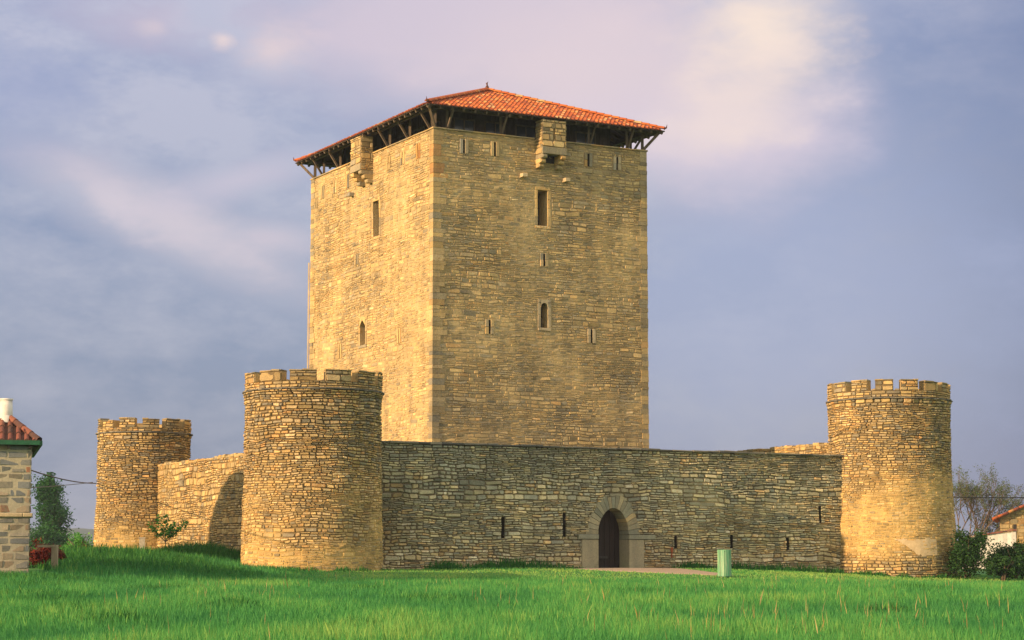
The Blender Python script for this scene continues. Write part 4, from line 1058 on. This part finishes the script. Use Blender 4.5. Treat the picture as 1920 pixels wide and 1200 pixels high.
def right_house():
    Y = 130.0; x0 = 31.0; z0 = .6
    o = empty('farmhouse', (x0, Y, z0)); tag(o, 'sunlit farmhouse with red tiled verge and rough stone gable at right edge', 'house')
    U = np.array([1.0, 0.0]); Nn = np.array([0, -1.0]); f = planar((x0, Y, 0), U, Nn, .03, 500); b = MB()
    W = 8.0
    # gable rises to the right under the sloping verge
    vt = lambda u: 4.35+u*.42
    hs = [(.85, 1.05, 3.0, 3.9)]
    fl = lambda u, v: .5*fbm(u, v, 501)
    us = np.linspace(0, 2.35, 9)
    V = []
    for u in us: V += [P3(f, u, z0, 0), P3(f, u, vt(u)-.05, 0)]
    b.add(V, [[2*k, 2*k+2, 2*k+3, 2*k+1] for k in range(len(us)-1)], (-1, .5, .6))
    masonry(b, f, 0, 2.35, z0, vt(2.3), hs, (.22, .4), (1, 2), (.2, .5), (.02, .07), .012, 502, fl, lambda u, v: .5+0*u, .0, .4, .3, disc=lambda u, v: v > vt(u)-.15)
    for u0, u1 in ((0, 2.35),):
        b.add([(x0, Y, z0), (x0+2.1, Y+8, z0), (x0+2.1, Y+8, 4.3), (x0, Y, 4.3)], [[0, 1, 2, 3]], (-1, .5, .6))
    b.build('gable_wall', M['rubble'], o)
    g = MB(); block(g, f, .85, 1.05, 3.0, 3.9, .0, .02, .003); g.build('window', M['iron_and_shade'], o)
    g = MB(); g.box((x0+2.5, Y-.12, 2.2), (.26, .5, 3.9)); g.build('pillar', M['wood'], o)
    g = MB(); V = [P3(f, 2.62, z0, -.3), P3(f, W, z0, -.3), P3(f, W, vt(W), -.3), P3(f, 2.62, vt(2.62)-.05, -.3)]; g.add(V, [[0, 1, 2, 3]]); g.build('white_wall', M['white'], o)
    g = MB(); g.bar((x0+2.35, Y-.2, 4.62), (x0+W, Y-.2, 4.62), .2, .22); g.build('beam', M['cream'], o)
    t = MB(); A = np.array([x0-.55, Y-.35, vt(-.55)]); rn = np.random.RandomState(2)
    for row in range(9):
        for k in range(26):
            a = A+np.array([k*.34+row*.08, row*.3-.1, k*.34*.42]); t.tube([a+[0, 0, .1], a+[.38, 0, .1+.38*.42]], [.11, .09], 6, (np.clip(rn.normal(.5, .25), 0, 1), .5, .5))
    t.add([A, A+[8.8, 0, 3.7], A+[10.9, 8, 3.7], A+[2.2, 8, 0]], [[0, 1, 2, 3]], (.3, .5, .5)); t.build('roof', M['tile'], o)
    c = MB(); c.box((x0+2.35, Y+1.5, 6.4), (.28, .28, 1.9)); c.build('chimney', M['cream'], o)
    HS = 1.31; o.scale = (HS, HS, HS); o.location = (x0*HS, Y*HS, 1.65+(z0-1.65)*HS)   # true size and distance
    # low yard wall
    w = empty('yard_wall', (28.9, 128, .8)); tag(w, 'low pale whitewashed wall left of the farmhouse', 'wall')
    g = MB(); rn = np.random.RandomState(8)
    for k in range(12):
        x = 28.3+k*.28; h = 2.25+k*.045+rn.uniform(-.05, .05); g.box((x, 128.2, .7+h/2), (.282+.003*(k % 2), .4+.004*(k % 2), h), 0, (.5, rn.uniform(.3, .6), .5))
    g.build('wall_face', M['white'], w)
    g = MB()
    for k in range(12): g.box((28.3+k*.28, 128.2, 3.02+k*.045), (.3, .6, .08), rn.uniform(-.05, .05), (rn.rand(), .5, .5))
    g.build('wall_coping', M['oldtile'], w)
    w.scale = (HS, HS, HS); w.location = (28.9*HS, 128*HS, 1.65+(.8-1.65)*HS)
right_house()

# ================================================================== small things
def litter_bin():
    x, y = 8.08, 78.0; z = float(ground_z(x, y)); o = empty('litter_bin', (x, y, z)); tag(o, 'faded green slatted litter bin standing on the grass', 'litter bin')
    H = 1.04; r = .235; n = 8
    for k in range(n):
        a = 2*math.pi*(k+.5)/n; b = MB(); cx, cy = x+math.sin(a)*r, y-math.cos(a)*r
        U = np.array([math.cos(a), math.sin(a)]); Nn = np.array([math.sin(a), -math.cos(a)])
        f = planar((cx, cy, 0), U, Nn, 0, 0); w = r*math.tan(math.pi/n)-.013
        block(b, f, -w, w, z+.03, z+H, -.02, .018, .010, (random.random(), random.uniform(.4, .6), .5), jit=.002)
        b.build('slat', M['binpaint'], o)
    b = MB()
    for zz in (z+.0, z+.5, z+H-.10): b.tube([(x, y, zz), (x, y, zz+.06)], [r-.012, r-.012], 16)
    b.build('hoop', M['greenpaint'], o)
    b = MB(); b.tube([(x, y, z+.05), (x, y, z+H-.12)], [r-.05, r-.05], 12); b.build('liner', M['iron_and_shade'], o)
def bin_mat():
    m, nt, bs = mat('worn_green_paint')
    mp = node(nt, 'ShaderNodeMapping'); mp.inputs['Scale'].default_value = (14, 14, .5); nt.links.new(node(nt, 'ShaderNodeTexCoord').outputs['Object'], mp.inputs[0])
    n = noise(nt, 2.2, 6, .7, mp.outputs[0]); c = ramp(nt, n, [(.36, (.02, .22, .11)), (.50, (.14, .36, .20)), (.64, (.42, .50, .32))])
    nt.links.new(c, bs.inputs['Base Color']); bs.inputs['Roughness'].default_value = .6; bump(nt, bs, n, .3, .01); return m
M['binpaint'] = bin_mat()
litter_bin()
def posts():
    b = MB(); x, y = -16.35, 90.5; z = float(ground_z(x, y)); b.box((x, y, z+.40), (.25, .16, 1.0), .2, jit=.01); b.box((x, y, z+.92), (.29, .2, .05), .2)
    tag(b.build('stone_post', M['post']), 'short pale stone post in the weeds by the left wall', 'post')
    for x, y, h, lab in ((-13.75, 86.2, .80, 'green fence post right of the sapling'), (-14.75, 86.4, .55, 'short green fence post beside the sapling trunk')):
        b = MB(); z = float(ground_z(x, y)); b.bar((x, y, z-.1), (x, y, z+h), .07, .07); tag(b.build('fence_post', M['greenpaint']), lab, 'post', 'green fence posts')
    # timber gate frame beside the house
    o = empty('timber_frame', (-15.0, 67, 1.2)); tag(o, 'small pale timber frame beside the red bush', 'gate')
    b = MB(); b.box((-14.95, 67, 1.72), (.20, .12, .85)); b.build('post', M['palewood'], o)
    b = MB(); b.box((-15.2, 66.98, 2.10), (.62, .14, .08)); b.build('beam', M['palewood'], o)
    # low rail
    o = empty('low_rail', (-14.2, 70, 1.3)); tag(o, 'low dark rail in the grass left of the far tower', 'fence')
    b = MB(); b.bar((-15.6, 70, 1.52), (-12.3, 71, 1.50), .035, .035); b.build('rail', M['iron_and_shade'], o)
    for k in range(4):
        b = MB(); x = -15.6+k*1.1; b.bar((x, 70+k*.33, 1.1), (x, 70+k*.33, 1.56), .04, .04); b.build('post', M['iron_and_shade'], o)
posts()
def wire(name, label, a, c, sag, r):
    P = []
    for k in range(25):
        t = k/24; P.append((a[0]+(c[0]-a[0])*t, a[1]+(c[1]-a[1])*t, a[2]+(c[2]-a[2])*t-sag*4*t*(1-t)))
    b = MB(); b.tube(P, [r]*25, 4); tag(b.build(name, M['iron_and_shade']), label, 'cable')
wire('overhead_cable', 'upper dark cable from the stone house to the far tower', (-15.0, 62.8, 4.46), (-19.65, 96.5, 5.25), .12, .022)
wire('overhead_cable', 'lower thin cable passing behind the poplar', (-60, 210, 8.9), (-34.5, 168, 8.0), .3, .03)
wire('overhead_cable', 'dark cable running right from the bare tree', (25.0, 128, 5.6), (40.0, 128, 5.62), .08, .03)

# gravel apron before the doorway
def gravel():
    b = MB(); n = 60; rnd = np.random.RandomState(3); P = []
    A = C1+R2*13.6; 
    # outline in wall coordinates (u along the wall, d away from it)
    out = [(11.3, .12), (10.7, 2.0), (10.7, 4.2), (12.2, 5.8), (13.7, 7.0), (14.6, 7.3), (14.9, 6.4), (15.3, 4.0), (15.9, 1.8), (16.2, .12)]
    from math import floor
    poly = np.array([C1+R2*u+N2*d for u, d in out])
    c = poly.mean(0); V = [];  m = len(poly)
    for r in np.linspace(0, 1, 14):
        for k in range(m*4):
            i = k//4; q = (k % 4)/4; pt = poly[i]*(1-q)+poly[(i+1) % m]*q
            pt = c+(pt-c)*r*(1+.05*(rnd.rand()-.5) if r == 1 else 1); V.append((pt[0], pt[1], float(ground_z(pt[0], pt[1]))+(.035 if r < 1 else -.01)))
    K = m*4; F = [[a*K+k, a*K+(k+1) % K, (a+1)*K+(k+1) % K, (a+1)*K+k] for a in range(13) for k in range(K)]
    b.add(V, F); tag(b.build('gravel_path', M['gravel']), kind='structure'); return poly
gpoly = gravel()
def in_poly(x, y, poly):
    inside = np.zeros(len(x), bool); j = len(poly)-1
    for i in range(len(poly)):
        xi, yi = poly[i]; xj, yj = poly[j]
        c = ((yi > y) != (yj > y)) & (x < (xj-xi)*(y-yi)/(yj-yi+1e-9)+xi); inside ^= c; j = i
    return inside

# distant wooded hill
def hill():
    b = MB(); xs = np.linspace(-1600, 1600, 241); rows = 6; V = []
    for r in range(rows):
        t = r/(rows-1)
        for x in xs:
            h = 16*math.exp(-((x+330)/260)**2)+9*fbm(x/120, 3, 8)+7; V.append((x, 1300+t*400, -1+(h)*math.sin(math.pi*t*.5)*1.0+1.2*vn(x/9, t*5, 3)*t))
    n = len(xs); b.add(V, [[r*n+k, r*n+k+1, (r+1)*n+k+1, (r+1)*n+k] for r in range(rows-1) for k in range(n-1)], smooth=True)
    tag(b.build('distant_hills', M['hill']), kind='structure')
hill()

# ================================================================== grass
def blades(b, X, Y, Hh, Wd, rnd, tint, lean=.35, mat=0):
    n = len(X); Z = ground_z(X, Y)-.02; a = rnd.uniform(0, 6.28, n); ln = rnd.uniform(.1, 1, n)*lean*Hh; la = rnd.uniform(0, 6.28, n)+0
    dx = np.cos(a)*Wd/2; dy = np.sin(a)*Wd/2; lx = np.cos(la)*ln; ly = np.sin(la)*ln
    P = np.stack([np.stack([X-dx, Y-dy, Z], 1), np.stack([X+dx, Y+dy, Z], 1), np.stack([X+dx*.7+lx*.35, Y+dy*.7+ly*.35, Z+Hh*.6], 1), np.stack([X+lx, Y+ly, Z+Hh], 1), np.stack([X-dx*.7+lx*.35, Y-dy*.7+ly*.35, Z+Hh*.6], 1)], 1).reshape(-1, 3)
    T = np.repeat(np.stack([tint, rnd.rand(n), rnd.rand(n)], 1), 5, 0)
    b.add(P, np.arange(5*n).reshape(-1, 5), T, mat)
def castle_mask(x, y):
    """true where grass may grow (outside the walls)"""
    u = (x-C1[0])*R2[0]+(y-C1[1])*R2[1]; d = (x-C1[0])*N2[0]+(y-C1[1])*N2[1]
    ok = ~((u > -.0) & (u < 28) & (d < .08) & (d > -21))
    for C, r in ((C1, 2.66), (C2, 2.84), (C3, 2.22)): ok &= np.hypot(x-C[0], y-C[1]) > r
    return ok
def field():
    rnd = np.random.RandomState(11); b = MB(); tot = 0
    for y0, y1, n, w, x0, x1 in ((23, 32, 75000, .011, 0, 9.6), (32, 42, 85000, .014, 0, 12.3), (42, 55, 95000, .018, 0, 15.8), (55, 72, 95000, .024, 0, 20.4), (72, 98, 150000, .032, 0, 27.5),
                            (12, 23, 60000, .016, 0, 22), (23, 32, 38000, .022, 9.6, 28), (32, 42, 36000, .026, 12.3, 32), (42, 55, 40000, .032, 15.8, 38), (55, 72, 40000, .040, 20.4, 44), (72, 98, 42000, .050, 27.5, 52)):
        Y = rnd.uniform(y0, y1, n); X = rnd.uniform(x0, x1, n)*rnd.choice((-1, 1), n)
        u = (X-C1[0])*R2[0]+(Y-C1[1])*R2[1]; d = (X-C1[0])*N2[0]+(Y-C1[1])*N2[1]
        k = castle_mask(X, Y) & ~in_poly(X, Y, gpoly) & ~((X < -14.1) & (Y > 59.8) & (Y < 68)); X, Y, u, d = X[k], Y[k], u[k], d[k]
        mown = sstep((11.5-d+1.5*(fbm(X/3, Y/3, 4)-.5))/2.5)*sstep((X+9)/2.5)
        pat = fbm(X/1.7, Y/4.2, 21, 4); pat2 = fbm(X/.7, Y/1.2, 23)
        H = (.12+.16*pat+.06*pat2)*(1-mown)+.075*mown
        H = H*(1+.5*sstep((-X-8)/4)*sstep((Y-48)/14))
        H = H*rnd.uniform(.5, 1.3, len(X)); W = w*rnd.uniform(.6, 1.3, len(X))*(1+.3*mown)
        hue = .34+1.15*(pat-.5)+.5*(pat2-.5)+.38*mown+rnd.normal(0, .18, len(X))-.12*sstep((-X-6)/6)
        blades(b, X, Y, H, W, rnd, np.clip(hue, 0, 1)); tot += len(X)
    tag(b.build('grass', M['grass']), 'bright green meadow grass in front of the castle', 'grass', kind='stuff')
    # dry stalks
    s = MB(); n = 620; Y = np.concatenate([rnd.uniform(26, 74, n), rnd.uniform(27, 36, 120)]); X = np.concatenate([rnd.uniform(-.2, .27, n)*Y[:n], rnd.uniform(.02, .2, 120)*Y[n:]])
    k = vn(X/2.5, Y/6, 77) > .45; X, Y = X[k], Y[k]
    blades(s, X, Y, rnd.uniform(.22, .48, len(X)), .010+.00018*Y, rnd, rnd.rand(len(X)), .3)
    tag(s.build('dry_stalks', M['straw']), 'thin dry straw stalks standing out of the meadow', 'dry grass', kind='stuff')
    # tall weeds on the left bank and at the wall foot
    t = MB()
    def patch(cx, cy, rx, ry, n, h, hv=.5, rot=0):
        a = rnd.uniform(0, 6.28, n); r = np.sqrt(rnd.rand(n)); X = cx+np.cos(a)*r*rx; Y = cy+np.sin(a)*r*ry
        k = castle_mask(X, Y); X, Y, r = X[k], Y[k], r[k]
        blades(t, X, Y, h*(1.15-.6*r**2)*rnd.uniform(1-hv, 1.15, len(X)), np.full(len(X), .035), rnd, np.clip(rnd.normal(.42, .25, len(X)), 0, 1), .45)
    patch(-12.9, 84.6, 2.3, 2.2, 7000, .80)
    patch(-15.6, 84.0, 2.2, 3.0, 5000, .50)
    patch(-12.3, 70, 3.8, 5, 6500, .46)
    patch(-14.6, 74, 3.8, 6, 6500, .58); patch(-17.5, 88, 3, 5, 4000, .5); patch(-13.6, 57, 3.2, 3, 5000, .34)
    for cx, cy, rr in ((-6.4, 33, .7), (-7.6, 36, .9), (-9.2, 40, 1.1), (-5.2, 38, .6), (-10.4, 44, 1.3), (-1.6, 42, .8), (2.6, 47, .9), (4.9, 52, 1.2), (-3.6, 50, 1.0), (9.6, 49, .9), (-8.4, 50, 1.2), (6.5, 36, .5), (-2.4, 31, .4), (-11.8, 51, 1.2)):
        patch(cx, cy, rr*1.3, rr*1.6, int(900*rr), .27)
    for q in range(40):      # fringe along the front wall foot
        u = rnd.uniform(3, 25.5)
        if 11 < u < 16.3: continue
        p = C1+R2*u+N2*.25; patch(p[0], p[1], rnd.uniform(.4, 1.3), .30, 200, rnd.uniform(.15, .46))
    for C, r0 in ((C1, 2.78), (C2, 2.98)):
        for q in range(22):
            a = rnd.uniform(-1.5, 1.5); patch(C[0]+math.sin(a)*r0, C[1]-math.cos(a)*r0, .35, .2, 60, rnd.uniform(.10, .30))
    tag(t.build('tall_weeds', M['weed']), 'dark tall weeds on the left bank and along the wall foot', 'weeds', kind='stuff')
field()
# ferns rooted in the masonry are skipped: too small to read
# a big dense tree left of the view; its round crown shades the left wall
def shade_tree():
    x, y = -24.1, 77.2; z = 1.5; o = empty('round_tree', (x, y, z)); tag(o, 'dense round crowned tree beyond the left edge of the view', 'tree'); rnd = np.random.RandomState(33)
    t = MB(); t.tube([(x, y, z-.4), (x, y, z+2.5), (x+.1, y, z+4)], [.35, .28, .12], 8)
    b = MB(); n = 56000; d = rnd.normal(size=(n, 3)); d /= np.linalg.norm(d, axis=1)[:, None]; r = rnd.uniform(.55, 1, n)**.5
    C = np.array([x, y, z+3.9])+d*r[:, None]*np.array([3.5, 3.9, 3.6]); C[:, 2] = np.maximum(C[:, 2], z+.1)
    leaves(b, C, n, .34, rnd); b.build('crown', M['shrub'], o); t.build('trunk', M['bark'], o)
shade_tree()

# ================================================================== air
def haze():
    m = bpy.data.materials.new('air'); m.use_nodes = True; nt = m.node_tree; nt.nodes.clear()
    out = nt.nodes.new('ShaderNodeOutputMaterial'); v = nt.nodes.new('ShaderNodeVolumePrincipled')
    v.inputs['Density'].default_value = .00022; v.inputs['Color'].default_value = (.76, .85, 1.0, 1); v.inputs['Anisotropy'].default_value = .2
    nt.links.new(v.outputs[0], out.inputs['Volume'])
    b = MB(); b.box((0, 900, 17), (5200, 3600, 40)); tag(b.build('haze', m), kind='stuff')
haze()
